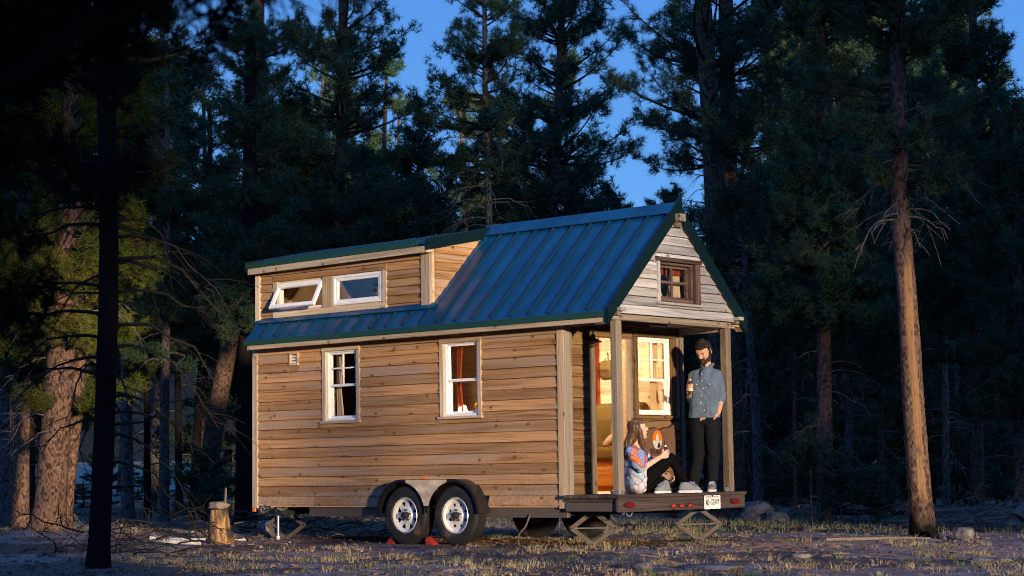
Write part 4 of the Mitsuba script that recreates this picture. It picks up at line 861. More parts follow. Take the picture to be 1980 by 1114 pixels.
# name: label, (crown base, bough length, boughs, tufts per bough, tuft size, kind, dead boughs), bark
SPEC = {
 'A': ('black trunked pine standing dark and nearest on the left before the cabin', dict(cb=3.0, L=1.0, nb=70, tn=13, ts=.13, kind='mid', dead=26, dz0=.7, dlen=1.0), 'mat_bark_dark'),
 'B1': ('stout pine with a broad sunlit trunk, thickest of the pair on the left', dict(cb=1.9, L=1.35, nb=120, tn=18, ts=.14, kind='mid', dead=16, dz0=1.3, dlen=.9), 'mat_bark'),
 'B2': ('thinner pine leaning right beside the thickest sunlit trunk on the left', dict(cb=2.3, L=.95, nb=70, tn=14, ts=.14, kind='mid', dead=10, dz0=1.2, dlen=.7), 'mat_bark'),
 'B0': ('straight brown pine left of the thickest sunlit trunk', dict(cb=2.3, L=1.4, nb=90, tn=16, ts=.15, kind='mid', dead=16, dz0=1.2, dlen=1.0), 'mat_bark'),
 'B00': ('slim pine at the far left edge of the picture', dict(cb=2.2, L=1.3, nb=80, tn=14, ts=.16, kind='mid', dead=12, dz0=1.0, dlen=1.0), 'mat_bark_grey'),
 'C1': ('pink barked pine just right of the black foreground trunk', dict(cb=2.9, L=1.3, nb=80, tn=14, ts=.17, kind='mid', dead=14, dz0=1.4), 'mat_bark_grey'),
 'C2': ('pale slim pine midway between the black trunk and the leaning pine', dict(cb=2.6, L=1.1, nb=70, tn=12, ts=.17, kind='mid', dead=14, dz0=1.2), 'mat_bark_grey'),
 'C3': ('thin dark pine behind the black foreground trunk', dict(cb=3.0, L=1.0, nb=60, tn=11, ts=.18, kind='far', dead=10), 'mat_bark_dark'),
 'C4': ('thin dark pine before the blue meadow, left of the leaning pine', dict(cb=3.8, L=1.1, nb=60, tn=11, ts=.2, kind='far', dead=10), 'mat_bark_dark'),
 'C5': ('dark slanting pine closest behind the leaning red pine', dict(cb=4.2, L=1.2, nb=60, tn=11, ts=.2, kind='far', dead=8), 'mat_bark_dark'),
 'LEAN': ('tall red barked pine that leans right and straightens left of the cabin', dict(cb=5.0, L=1.25, nb=85, tn=14, ts=.17, kind='mid', dead=16, dz0=2.0, gap=.4), 'mat_bark'),
 'D': ('dark pine standing close behind the left end of the cabin', dict(cb=3.2, L=.95, nb=75, tn=13, ts=.16, kind='mid', dead=10, dz0=1.0), 'mat_bark_dark'),
 'E': ('big pine with a thick bare upper trunk above the dormer roof', dict(cb=4.6, L=1.9, nb=110, tn=17, ts=.17, kind='mid', dead=12, dz0=4.6, dlen=.9, gap=.45), 'mat_bark'),
 'F': ('slender grey pine with dead curved boughs behind the start of the ridge', dict(cb=6.5, L=1.4, nb=74, tn=13, ts=.16, kind='mid', dead=26, dz0=4.4, dlen=1.15, gap=.4), 'mat_bark_grey'),
 'G': ('dense dark pine rising behind the middle of the green roof', dict(cb=5.2, L=1.85, nb=120, tn=17, ts=.18, kind='mid', dead=18, dz0=4.4, gap=.25, droop=.1), 'mat_bark'),
 'H1': ('left one of the two tall twin pines behind the gable', dict(cb=6.0, L=2.2, nb=56, tn=18, ts=.17, kind='mid', dead=24, dz0=3.6, dlen=1.0, gap=.35, droop=.05), 'mat_bark'),
 'H2': ('right one of the two tall twin pines behind the gable', dict(cb=5.2, L=1.6, nb=64, tn=16, ts=.17, kind='mid', dead=26, dz0=3.4, dlen=1.1, gap=.35), 'mat_bark'),
 'I': ('broad dense pine filling the space between twin pines and the scarred trunk', dict(cb=3.0, L=1.25, nb=170, tn=18, ts=.15, kind='mid', dead=16, dz0=1.0, gap=.15, prof=lambda t: .75 + .3 * math.sin(t * 9) * .3 - .25 * t), 'mat_bark'),
 'J': ('tall pine with a long pale scar and burnt foot, nearest on the right', dict(cb=3.9, L=1.35, nb=105, tn=20, ts=.13, kind='mid', dead=34, dz0=3.5, dlen=.9, gap=.3, prof=lambda t: .55 + .5 * t), 'mat_bark_scar'),
 'K': ('full dark pine behind and right of the scarred trunk', dict(cb=2.4, L=1.35, nb=140, tn=16, ts=.17, kind='mid', dead=14, dz0=.9, gap=.2), 'mat_bark'),
 'L': ('shorter pine at the far right edge of the picture', dict(cb=1.4, L=1.0, nb=90, tn=13, ts=.16, kind='mid', dead=10, dz0=.8), 'mat_bark'),
 'M1': ('pale grey slim trunk pine just right of the porch', dict(cb=3.4, L=.9, nb=40, tn=11, ts=.15, kind='mid', dead=18, dz0=1.0), 'mat_bark_grey'),
 'M2': ('very thin bare pole pine right of the pale slim trunk', dict(cb=2.3, L=.5, nb=22, tn=8, ts=.14, kind='far', dead=12, dz0=.8, dlen=.5), 'mat_bark'),
 'M3': ('dim thin pine left of the scarred trunk in the dark wood', dict(cb=2.6, L=1.1, nb=60, tn=12, ts=.18, kind='far', dead=16, dz0=.7), 'mat_bark_grey'),
 'M4': ('thin reddish snag pine nearest left of the scarred trunk', dict(cb=2.6, L=.7, nb=24, tn=8, ts=.16, kind='far', dead=14, dz0=.6, dlen=.6), 'mat_bark'),
 'M5': ('dim pine in the dark wood right of the scarred trunk', dict(cb=2.4, L=1.2, nb=70, tn=12, ts=.2, kind='far', dead=14, dz0=.8), 'mat_bark_grey'),
 'E2': ('small pointed pine behind the right end of the dormer', dict(cb=2.8, L=1.3, nb=80, tn=13, ts=.2, kind='far', dead=6), 'mat_bark'),
 'E3': ('narrow pine with a pointed top against the sky above the dormer end', dict(cb=3.0, L=1.0, nb=80, tn=11, ts=.2, kind='far', dead=6), 'mat_bark'),
 'E4': ('pine rising between the leaning pine and the thick bare trunk', dict(cb=3.0, L=1.5, nb=100, tn=14, ts=.2, kind='far', dead=8), 'mat_bark'),
 'G2': ('small pine in the gap of sky left of the gable peak', dict(cb=2.5, L=1.3, nb=80, tn=12, ts=.2, kind='far', dead=6), 'mat_bark'),
 'G3': ('narrow pine between the slender grey pine and the dense dark pine', dict(cb=3.0, L=1.1, nb=80, tn=11, ts=.2, kind='far', dead=6), 'mat_bark'),
 'H3': ('low pine behind the gable peak under the open sky', dict(cb=2.2, L=1.3, nb=70, tn=12, ts=.2, kind='far', dead=6), 'mat_bark'),
}
for i, (n, (lb, kw, bark)) in enumerate(SPEC.items()):
    P_, a_, b_ = TR[n]
    if n not in ('A', 'J', 'M2', 'M4'): kw = {**kw, 'nb': int(kw['nb'] * 1.35), 'tn': int(kw['tn'] * 1.3), 'L': kw['L'] * 1.12}
    young = n in ('B1', 'B2', 'B0', 'B00', 'C1')
    if n == 'J': a_, b_ = a_ * .76, b_ * .80
    if n in ('H1', 'H2'): a_, b_ = a_ * 1.35, b_ * 1.15
    place('pine_tree', lb, pine(P_, a_, b_, seed=20 + i, **kw), 'mat_needle_young' if young else 'mat_needle_shaded' if n == 'A' else 'mat_needle', bark,
          'mat_dead_dark' if n == 'A' else 'mat_dead')  # nearest left pine: its shade comes from the darker colours
# the small pine right beside the camera, shade put into its colours, whose boughs hang into the upper left
NP = np.array([(15.11, -15.33, -.02), (15.06, -15.3, 1.2), (15.08, -15.36, 2.4), (15.1, -15.3, 3.9)])
place('pine_tree', 'blurred boughs, painted dark for shade, of a pine close to the camera at the upper left',
      pine(NP, .06, .01, .95, 2.12, 77, nb=210, tn=30, ts=.11, kind='mid', dead=6, dz0=.4, dlen=.5, gap=.15, droop=.05, prof=lambda t: 1.0 - .8 * t), 'mat_needle_shaded', 'mat_bark_dark', 'mat_dead_dark')
# saplings and bushes
def sapling(x, y, h, seed, L=.38, label='', nb=34, ts=.085, cat='sapling', name='pine_sapling'):
    z = float(gz(x, y)); P_ = np.array([(x, y, z), (x + .02, y - .03, z + h * .5), (x + .04, y, z + h)])
    return place(name, label, pine(P_, .018, .005, z + .12 * h, L, seed, nb=nb, tn=7, ts=ts, kind='mid', dead=2, dz0=z + .1, dlen=.3, flare=.1), 'mat_needle', 'mat_bark', cat=cat)
sapling(2.86, 8.30, 1.55, 201, .5, 'taller young pine standing in front of the dark wood right of the porch')
sapling(3.10, 8.75, 1.0, 202, .45, 'short bushy young pine right of the taller young pine')
sapling(3.62, 8.9, .72, 203, .55, 'low spreading young pine between the young pines and the scarred trunk', nb=40)
sapling(-9.33, 6.76, 1.25, 204, .75, 'dark bushy young pine at the foot of the leaning pine', nb=60, ts=.12)
sapling(-.9, 10.0, .9, 205, .5, 'dark young pine low behind the porch end')
# the wood behind: instances of six trees
VAR = []
for v in range(6):
    rg = np.random.default_rng(300 + v); Hh = 10.0
    P_ = np.array([(0, 0, -.1), (rg.normal() * .1, rg.normal() * .1, 3), (rg.normal() * .2, rg.normal() * .2, 6.5), (rg.normal() * .2, rg.normal() * .2, Hh)])
    m = pine(P_, .13, .03, 1.0 + .35 * v, 1.6 + .15 * (v % 3), 310 + v, nb=120, tn=13, ts=.215, kind='far', dead=10, dz0=.7, gap=.3, dsides=3)
    g_ = f'pine_kind_{v}'
    scene[g_] = {'type': 'shapegroup', 'trunk': mikit.ply(m['trunk'], 'mat_bark_grey' if v % 2 else 'mat_bark', smooth=50), 'crown': mikit.ply(m['crown'], 'mat_needle'),
                 'limb': mikit.ply(m['limb'], 'mat_needle_twig'), 'dead_branch': mikit.ply(m['dead_branch'], 'mat_dead')}
    VAR.append(g_)
RT = np.array([.74547, .66638, -.0147])
def at_px(u, dep):
    q = EYE + (FWD + (u - 990) / 3801.0 * RT) * dep; return q[0], q[1]
sky_u = [-200, 425, 440, 540, 560, 770, 790, 870, 890, 1000, 1010, 1150, 1180, 1345, 1370, 1470, 1500, 1890, 1910, 2150]
sky_v = [-150, -100, 240, 240, 30, 30, 270, 270, 170, 170, 110, 110, 400, 400, 280, 280, -60, -60, 210, 210]
rgt = random.Random(42); cols = []
for u in range(-60, 2080, 47):
    for row in range(2):
        uu = u + rgt.uniform(-22, 22); dep = rgt.uniform(44, 54) if row == 0 else rgt.uniform(55, 74)
        if 290 < uu < 460 and rgt.random() < .75: continue
        if 120 < uu < 300 and rgt.random() < .45: continue
        cols.append((uu, dep))
for uu, dep in cols:
    x, y = at_px(uu, dep); z = float(gz(x, y)); sv = float(np.interp(uu, sky_u, sky_v)); hor = 914 - .0148 * (uu - 990)
    h = (.828 + (hor - sv) / 3801 * dep - z) * rgt.uniform(.72, 1.0); h = min(h, 17.0)
    k = numbered('forest_pine'); s = h / 10.0; wd = s * rgt.uniform(.85, 1.1) * (1.0 if s > .55 else 1.25)
    scene[k] = {'type': 'instance', 'to_world': T().translate([x, y, z]).rotate([0, 0, 1], rgt.uniform(0, 360)).scale([wd, wd, s]), 'g': {'type': 'ref', 'id': rgt.choice(VAR)}}
    sidew = 'left of the leaning pine' if uu < 470 else 'behind the cabin' if uu < 1430 else 'right of the porch'
    for q_ in ('crown', 'limb', 'dead_branch'): labels[f'{k}__{q_}'] = {'kind': 'stuff'}
    labels[k] = {'label': f'dark pine of the dense wood {sidew}', 'category': 'tree', 'group': f'pines of the wood {sidew}'}
# undergrowth: young conifers between and before the trunks
rgu = random.Random(77); spots = []
for u in np.arange(1440, 2080, 26): spots += [(u + rgu.uniform(-12, 12), rgu.uniform(39, 47), rgu.uniform(1.2, 3.6)), (u + rgu.uniform(-12, 12), rgu.uniform(48, 56), rgu.uniform(2.5, 5.0))]
for u in np.arange(-40, 520, 40):
    if rgu.random() < .62: spots.append((u + rgu.uniform(-18, 18), rgu.uniform(40, 56), rgu.uniform(.7, 2.6)))
for u in np.arange(1000, 1440, 46): spots.append((u + rgu.uniform(-18, 18), rgu.uniform(40, 52), rgu.uniform(.6, 1.8)))
for u in np.arange(520, 1440, 60): spots.append((u + rgu.uniform(-18, 18), rgu.uniform(44, 56), rgu.uniform(4.0, 6.0)))
for uu, dep, h in spots:
    x, y = at_px(uu, dep); z = float(gz(x, y)); s = h / 10.0; wd = .22 + .55 * s
    sidew = 'at the left before the meadow' if uu < 520 else 'behind the cabin' if uu < 1430 else 'right of the porch'
    k = numbered('young_conifer')
    scene[k] = {'type': 'instance', 'to_world': T().translate([x, y, z - .12 * h]).rotate([0, 0, 1], rgu.uniform(0, 360)).scale([wd, wd, s * 1.12]), 'g': {'type': 'ref', 'id': rgu.choice(VAR[:3])}}
    for q_ in ('crown', 'limb', 'dead_branch'): labels[f'{k}__{q_}'] = {'kind': 'stuff'}
    labels[k] = {'label': f'dark young conifer of the undergrowth {sidew}', 'category': 'young tree', 'group': f'young conifers {sidew}'}
# ---- unseen trees added across the clearing to block the sun: they leave a gap for the low light
HS, NS = np.array([.905, -.425, 0]), np.array([.425, .905, 0])
def shade_tree(t, s, h, cb, L, seed, n=4200, sz=.30):
    rg = np.random.default_rng(seed); o = HS * t + NS * s
    z = cb + (h - cb) * rg.uniform(0, 1, n) ** 1.15; rr = L * (1 - (z - cb) / (h - cb)) ** .33 * np.sqrt(rg.uniform(0, 1, n)); a_ = rg.uniform(0, 6.283, n)
    c = o + np.stack([rr * np.cos(a_), rr * np.sin(a_), z], 1)
    tri_ = c[:, None] + rg.normal(size=(n, 3, 3)) * sz
    return [trimesh.Trimesh(tri_.reshape(-1, 3), np.arange(3 * n).reshape(-1, 3), process=False), tube([o + [0, 0, -.2], o + [0, 0, h * .9]], [.11, .05], 6)]
em = []
rg = random.Random(9)
for s in np.arange(-26, -5.2, 2.2): em += shade_tree(34 + rg.uniform(-2, 2), s, rg.uniform(13, 17), .0, 2.3, int(100 + s * 10) + 900)
em += shade_tree(33, -4.6, 15, .0, 1.7, 77); em += shade_tree(36, -4.05, 15, .0, 1.5, 78)
for s in np.arange(9.6, 48, 1.9): em += shade_tree(36 + rg.uniform(-2, 2), s, rg.uniform(13, 17), .0, 2.5, int(s * 10) + 1500, 1750 if s < 30 else 3000)
for s in (-1.6, 1.2, 3.8): em += shade_tree(42 + rg.uniform(-1, 1), s, 32, 8.0, 2.7, int(s * 10) + 2500, 2300)
em += shade_tree(41, 6.2, 32, 6.6, 2.2, 32, 2300)
em += shade_tree(28, .66, 4.4, 1.5, .26, 31, 330, .07)  # small sparse pine added to shade part of the side wall
for a_ in np.arange(196, 300, 4.2):           # the wood goes on round the clearing
    q_ = np.array([3 + 42 * math.cos(math.radians(a_)), 42 * math.sin(math.radians(a_)), 0]); em += shade_tree(q_ @ HS, q_ @ NS, rg.uniform(6, 8), .0, 2.4, int(a_ * 10) + 4000, 2000)
for a_ in np.arange(26, 74, 4.2):
    q_ = np.array([5 + 38 * math.cos(math.radians(a_)), 38 * math.sin(math.radians(a_)), 0]); em += shade_tree(q_ @ HS, q_ @ NS, rg.uniform(8, 11), .0, 2.4, int(a_ * 10) + 7000, 2000)
solo('added_wood', cat_(em), 'mat_needle_shaded', 'unseen pines round the clearing, added to block and filter the sun', 'wood', kind='stuff')
# ================================================================ ground cover
rg = np.random.default_rng(7)
def in_house(x, y, m=.0): return (x > 2.3) & (x < 4.1) & (y > -.25) & (y < .3)
def blades(cx, cy, n, h, spread, rg, lean=.45, w=.006):
    """n blades in every clump (cx, cy), as arrays"""
    m = len(cx); r_ = np.abs(rg.normal(size=(m, n))) * spread[:, None]; a_ = rg.uniform(0, 6.283, (m, n))
    x = cx[:, None] + r_ * np.cos(a_); y = cy[:, None] + r_ * np.sin(a_); z = gz(x, y) - .01
    hh = h[:, None] * rg.uniform(.35, 1.1, (m, n)); la = a_ + rg.normal(size=(m, n)) * .7; le = hh * lean * np.abs(rg.normal(size=(m, n)))
    b = np.stack([x, y, z], -1); fa = rg.uniform(0, 6.283, (m, n)); sd = np.stack([np.cos(fa), np.sin(fa), 0 * fa], -1) * w
    dirv = np.stack([np.cos(la) * le, np.sin(la) * le, hh], -1); mid = b + dirv * np.array([.35, .35, .6]); tip = b + dirv
    V = np.stack([b - sd, b + sd, mid - sd * .7, mid + sd * .7, tip], 2).reshape(-1, 3)
    k = np.arange(m * n)[:, None] * 5
    F = np.concatenate([k + [0, 1, 3], k + [0, 3, 2], k + [2, 3, 4]], 1).reshape(-1, 3)
    return V, F
def patch_noise(x, y, sc, seed): return meshkit.fbm(np.stack([x * sc, y * sc, 0 * x], -1), 3, seed)
def scatter(n, x0, x1, y0, y1, thr, sc, seed):
    x, y = rg.uniform(x0, x1, n), rg.uniform(y0, y1, n); k = patch_noise(x, y, sc, seed) > thr
    return x[k], y[k]
def cover(name, label, col, n, area, thr, h, blades_n, spread, sc=.8, seed=3, w=.006, lean=.45, avoid=True):
    x, y = scatter(n, *area, thr, sc, seed)
    if avoid: k = ~in_house(x, y); x, y = x[k], y[k]
    V, F = blades(x, y, blades_n, h * rg.uniform(.5, 1.25, len(x)), np.full(len(x), spread), rg, lean, w)
    tone = np.repeat(rg.uniform(.65, 1.25, (len(x) * blades_n, 1)), 5, 0) * np.array(col)
    tone = np.clip(tone * (1 + .25 * (np.repeat(rg.uniform(-1, 1, (len(x) * blades_n, 1)), 5, 0)) * np.array([.3, 1, .3])), 0, 1)
    solo(name, (V, F), 'mat_blade', label, 'grass', kind='stuff', color=tone)
scene['mat_blade'] = two({'type': 'diffuse', 'reflectance': {'type': 'mesh_attribute', 'name': 'vertex_color'}})
cover('dry_grass', 'dry straw coloured grass in tufts around the trailer', (.30, .235, .15), 2000, (-8, 14, -7.5, 4.5), .55, .075, 30, .07, sc=1.1, seed=3, w=.004, lean=.9)
cover('green_grass', 'dull green grass growing between the dry tufts', (.13, .155, .08), 1600, (-8, 14, -7.5, 5), .56, .06, 26, .07, sc=1.0, seed=11, w=.004, lean=.8)
cover('short_grass', 'short sparse pale grass over the soil', (.28, .23, .17), 5000, (-8, 15, -8, 6), .44, .026, 10, .12, seed=5, w=.004, lean=1.2)
cover('meadow_grass', 'bluish grass behind the cabin and under the trees', (.16, .165, .10), 3000, (-18, 8, 4, 22), .44, .11, 16, .16, sc=.4, seed=21, w=.005, lean=.8, avoid=False)
# litter of twigs, bark and pebbles
n = 7000; x, y = rg.uniform(-9, 14, n), rg.uniform(-8, 10, n); z = gz(x, y)
a_ = rg.uniform(0, 6.283, n); l_ = rg.exponential(.022, n) + .012; t_ = rg.uniform(.003, .009, n)
ex = np.stack([np.cos(a_), np.sin(a_), rg.normal(size=n) * .12], 1) * l_[:, None]; ey = np.stack([-np.sin(a_), np.cos(a_), 0 * a_], 1) * t_[:, None]; ez = np.stack([0 * a_, 0 * a_, t_ * 1.6], 1)
c = np.stack([x, y, z + t_], 1)
V = np.stack([c - ex - ey, c - ex + ey, c - ex + ez, c + ex - ey, c + ex + ey, c + ex + ez], 1).reshape(-1, 3)
k = np.arange(n)[:, None] * 6
F = np.concatenate([k + f for f in ([0, 1, 2], [3, 5, 4], [0, 3, 4], [0, 4, 1], [1, 4, 5], [1, 5, 2], [2, 5, 3], [2, 3, 0])], 1).reshape(-1, 3)
col = np.repeat(np.where(rg.uniform(size=(n, 1)) < .5, [[.16, .10, .07]], [[.08, .055, .04]]) * rg.uniform(.5, 1.6, (n, 1)), 6, 0)
solo('forest_litter', (V, F), 'mat_blade', 'twigs and bark scraps scattered over the soil', 'litter', kind='stuff', color=np.clip(col, 0, 1))
def rock_mesh(c, s, seed):
    m = trimesh.creation.icosphere(3, 1.0); v = m.vertices
    r_ = 1 + .35 * (meshkit.fbm(v * 1.6 + seed * 7.1, 3, seed) - .5) * 2
    v = v * r_[:, None]; v = np.where(np.abs(v) > .78, np.sign(v) * (.78 + .4 * (np.abs(v) - .78)), v)
    m.vertices = v * np.array(s) + np.array(c); return m
def rockfn(p, n, uv):
    g = fbm(p.x * 9, p.y * 9, p.z * 9, 3); h = noise(p.x * 50, p.y * 50, p.z * 50)
    return mix(mix((.11, .095, .09), (.26, .235, .225), smoothstep(.3, .7, g)), (.09, .075, .07), .6 * smoothstep(.6, .85, h))
scene['mat_rock'] = two({'type': 'diffuse', 'reflectance': mikit.proc(rockfn)})
for i, (x, y, s, lb) in enumerate([(1.73, 8.55, (.27, .22, .24), 'large grey boulder on the ground right behind the porch end'), (2.15, 8.45, (.2, .16, .12), 'smaller flat stone beside the large grey boulder'),
        (8.21, 3.17, (.115, .10, .115), 'round pale stone right of the scarred pine foot'), (7.95, 3.2, (.05, .05, .035), 'small pale stone just left of the round stone'),
        (-.43, .56, (.16, .13, .16), 'reddish stone behind the scissor jack at the cabin front'), (9.55, -3.4, (.30, .16, .035), 'flat pale rock slab in the foreground under the plate'),
        (9.1, -3.75, (.10, .08, .05), 'small round white stone left of the flat pale rock slab'), (10.9, -1.3, (.22, .1, .03), 'flat pale rock flush with the soil at the lower right'),
        (8.95, -1.2, (.12, .07, .03), 'thin pale stone in the soil below the far jack')]):
    z = float(gz(x, y)); solo('rock', rock_mesh((x, y, z + s[2] * .45), s, i), 'mat_rock', lb, 'rock', smooth=True)
n = 260; x, y = rg.uniform(-4, 14, n), rg.uniform(-7.5, 4, n); s_ = np.minimum(rg.exponential(.010, n) + .006, .03); ico = trimesh.creation.icosphere(1, 1.0)
pv = (np.array(ico.vertices)[None] * (s_[:, None, None] * rg.uniform(.6, 1.3, (n, 1, 3))) + np.stack([x, y, gz(x, y) + s_ * .2], 1)[:, None]).reshape(-1, 3)
solo('pebbles', (pv, (np.array(ico.faces)[None] + np.arange(n)[:, None, None] * len(ico.vertices)).reshape(-1, 3)), 'mat_rock', 'small pebbles strewn over the soil', 'pebbles', kind='stuff', smooth=True)
# stump
sx, sy = .66, -1.14; sz = float(gz(sx, sy))
k = thing('tree_stump', 'weathered sawn tree stump left of the cabin with a split top', 'stump')
put(k, 'trunk', trunk_mesh([(sx, sy, sz), (sx - .005, sy, sz + .2), (sx - .01, sy, sz + .40)], .125, .105, .35, 5, .04, 22, .13), 'mat_stump', smooth=45)
put(k, 'cap', rock_mesh((sx - .01, sy, sz + .45), (.13, .12, .055), 9), 'mat_dead', smooth=True)
put(k, 'splinter', beam((sx + .06, sy + .04, sz + .45), (sx + .075, sy + .04, sz + .66), .02, .012, up=(0, 1, 0)), 'mat_dead')
def stick(pts, r, lb, mat='mat_dead', cat='branch', name='fallen_branch', sides=7):
    pts = np.array(pts, float); pts[:, 2] += gz(pts[:, 0], pts[:, 1]); solo(name, tube(pts, np.linspace(r, r * .55, len(pts)), sides, True), mat, lb, cat, smooth=40)
def along(x, y, az, ln, z0=.02, z1=.02, n=6, wob=.03, seed=0):
    q = np.random.default_rng(seed); t = np.linspace(0, 1, n)
    return np.stack([x + math.cos(az) * ln * t + q.normal(size=n) * wob, y + math.sin(az) * ln * t + q.normal(size=n) * wob, z0 + (z1 - z0) * t], 1)
stick(along(.45, -2.05, .75, .62, .10, .03), .035, 'pale blue grey log lying left of the stump', 'mat_pale')
stick(along(.15, -1.5, .8, .9, .05, .04, seed=4), .018, 'thin white barked branch left of the stump', 'mat_pale')
stick(along(2.2, 9.9, .5, 1.6, .12, .10, seed=2), .06, 'charred log lying in front of the dark wood', 'mat_dead_dark')
stick(along(3.3, 10.2, .7, 1.5, .10, .14, seed=3), .05, 'grey fallen branch behind the charred log')
stick(along(7.0, 2.3, .72, 1.15, .015, .02, seed=5), .022, 'straight pale branch lying below the scarred pine')
stick(along(4.9, 9.0, .9, 1.3, .05, .35, seed=6), .02, 'bare branch sticking up from the brush pile at the right')
stick(along(5.2, 9.3, .4, 1.5, .05, .12, seed=7), .025, 'longest bare branch lying across the brush pile at the right')
k = solo('log_stub', trunk_mesh([(6.2, 8.2, -.02), (6.28, 8.3, .2), (6.4, 8.45, .36)], .13, .05, .5, 3, .05, 14, .1), 'mat_dead', 'pale broken stub of a trunk at the right edge', 'stump', smooth=45)
# heaps of brush
def brush(cx, cy, rx, ry, n, lb, mat, seed, h=.3, ln=.8):
    q = np.random.default_rng(seed); ms = []
    for i in range(n):
        x, y = cx + q.normal() * rx, cy + q.normal() * ry; z = float(gz(x, y)) + abs(q.normal()) * h * .35
        ms += dead_limb(np.array([x, y, z]), q.uniform(0, 6.283), ln * q.uniform(.4, 1.1), q, 4, .009, q.uniform(-.25, .45))
    for m_ in ms: m_.vertices[:, 2] = np.maximum(m_.vertices[:, 2], gz(m_.vertices[:, 0], m_.vertices[:, 1]) + .004)
    solo('brush_heap', cat_(ms), mat, lb, 'brush', smooth=True, kind='stuff')
brush(5.0, 9.4, 1.1, .7, 60, 'grey heap of dead brush at the right behind the scarred pine', 'mat_dead', 1)
brush(2.7, 10.6, 1.1, .5, 46, 'tangled dead brush in front of the dark wood right of the saplings', 'mat_dead', 2)
brush(-.5, 2.6, .8, .8, 44, 'dead brush on the ground behind the left end of the cabin', 'mat_dead', 3)
brush(-1.2, 1.2, .6, .5, 30, 'dark twiggy brush beside the left corner of the cabin', 'mat_dead_dark', 4)
brush(1.75, -3.15, .55, .35, 42, 'black twigs of a fallen bough on the ground right of the black trunk', 'mat_dead_dark', 5, .5, .9)
brush(-6, 4.5, 2.0, 1.2, 50, 'dead brush between the trunks at the left', 'mat_dead', 6)
# hanging dead boughs of the black trunk, arching out to both sides
P_, a_, b_ = TR['A']; q = np.random.default_rng(66); ms = []
for z, az, ln, bd in ((2.55, 3.9, 1.1, .35), (2.5, .75, 1.15, .55), (2.2, .6, 1.3, .75), (2.75, .9, 1.2, .6), (1.9, 3.8, .9, .7), (2.3, 4.0, 1.2, .3), (1.55, .7, .9, .8), (3.0, .5, 1.3, .8), (3.1, 4.1, 1.1, .6), (1.2, .8, .8, .9), (2.0, 1.0, 1.2, .85), (2.8, .65, 1.4, .75), (.95, .9, 1.0, .95)):
    ms += dead_limb(path_at(P_, np.array([z]))[0], az, ln, q, 5, .015, bd, 7)
k_a = [k_ for k_, v_ in labels.items() if v_.get('label', '').startswith('black trunked')][0]
put(k_a, 'dead_branch', cat_(ms), 'mat_dead_dark', smooth=True, kind='stuff')
# long pale dead boughs of the slender grey pine and of the twin pines
for nm, st, items in (('F', 'slender grey', [(5.9, 3.7, 1.5, .45), (5.4, 3.9, 1.6, .5), (6.3, 3.6, 1.2, .4), (5.0, 3.8, 1.3, .6), (5.7, 4.1, 1.3, .7)]), ('H2', 'right one', [(5.3, .6, 1.5, .3), (4.6, .7, 1.7, .45), (4.9, .4, 1.4, .6), (4.2, .8, 1.6, .6)]), ('E', 'big pine', [(5.55, .7, 1.3, .5), (5.4, .9, .8, .9)])):
    ms = []
    for z, az, ln, bd in items: ms += dead_limb(path_at(TR[nm][0], np.array([z]))[0], az, ln, q, 5, .016, bd, 10)
    kk = [k_ for k_, v_ in labels.items() if v_.get('label', '').startswith(st)][0]
    put(kk, 'dead_branch', cat_(ms), 'mat_dead', smooth=True, kind='stuff')
# wheel chocks
for x, s, lb in ((2.45, 1, 'red wheel chock in front of the front wheel'), (3.10, -1, 'red wheel chock behind the front wheel')):
    z = float(gz(x, -.1)); solo('wheel_chock', extr(Polygon([(0, 0), (.12, 0), (.12, .015), (.03, .085), (0, .085)] if s == -1 else [(0, 0), (.12, 0), (.12, .085), (.09, .085), (0, .015)]), .09, frame((x, -.02, z), (1, 0, 0), (0, 0, 1), (0, -1, 0))), 'mat_red', lb, 'wheel chock')
# ================================================================ the two people: joints in metres
MJ = {'skull': (5.71, 1.724, 2.183), 'crown': (5.711, 1.734, 2.219), 'jaw': (5.693, 1.643, 2.057), 'face': (5.707, 1.656, 2.116), 'neck0': (5.711, 1.767, 2.06), 'neck1': (5.711, 1.794, 1.948), 'lsh': (5.824, 1.836, 1.885), 'rsh': (5.561, 1.736, 1.882), 'lel': (5.8, 1.939, 1.646), 'lwr': (5.808, 1.802, 1.502), 'lhand': (5.785, 1.761, 1.449), 'rel': (5.508, 1.747, 1.635), 'rwr': (5.617, 1.565, 1.71), 'rhand': (5.649, 1.494, 1.755), 'chest': (5.698, 1.775, 1.795), 'waist': (5.666, 1.79, 1.553), 'pelvis': (5.65, 1.806, 1.418), 'lhip': (5.716, 1.843, 1.381), 'rhip': (5.572, 1.781, 1.385), 'lkn': (5.732, 1.847, 1.027), 'rkn': (5.564, 1.806, 1.018), 'lan': (5.712, 1.911, 0.697), 'ran': (5.512, 1.836, 0.735), 'ltoe': (5.776, 1.79, 0.61), 'rtoe': (5.542, 1.713, 0.642), 'lheel': (5.697, 1.948, 0.62), 'rheel': (5.503, 1.865, 0.658), 'bot0': (5.658, 1.484, 1.684), 'bot1': (5.669, 1.475, 1.83)}
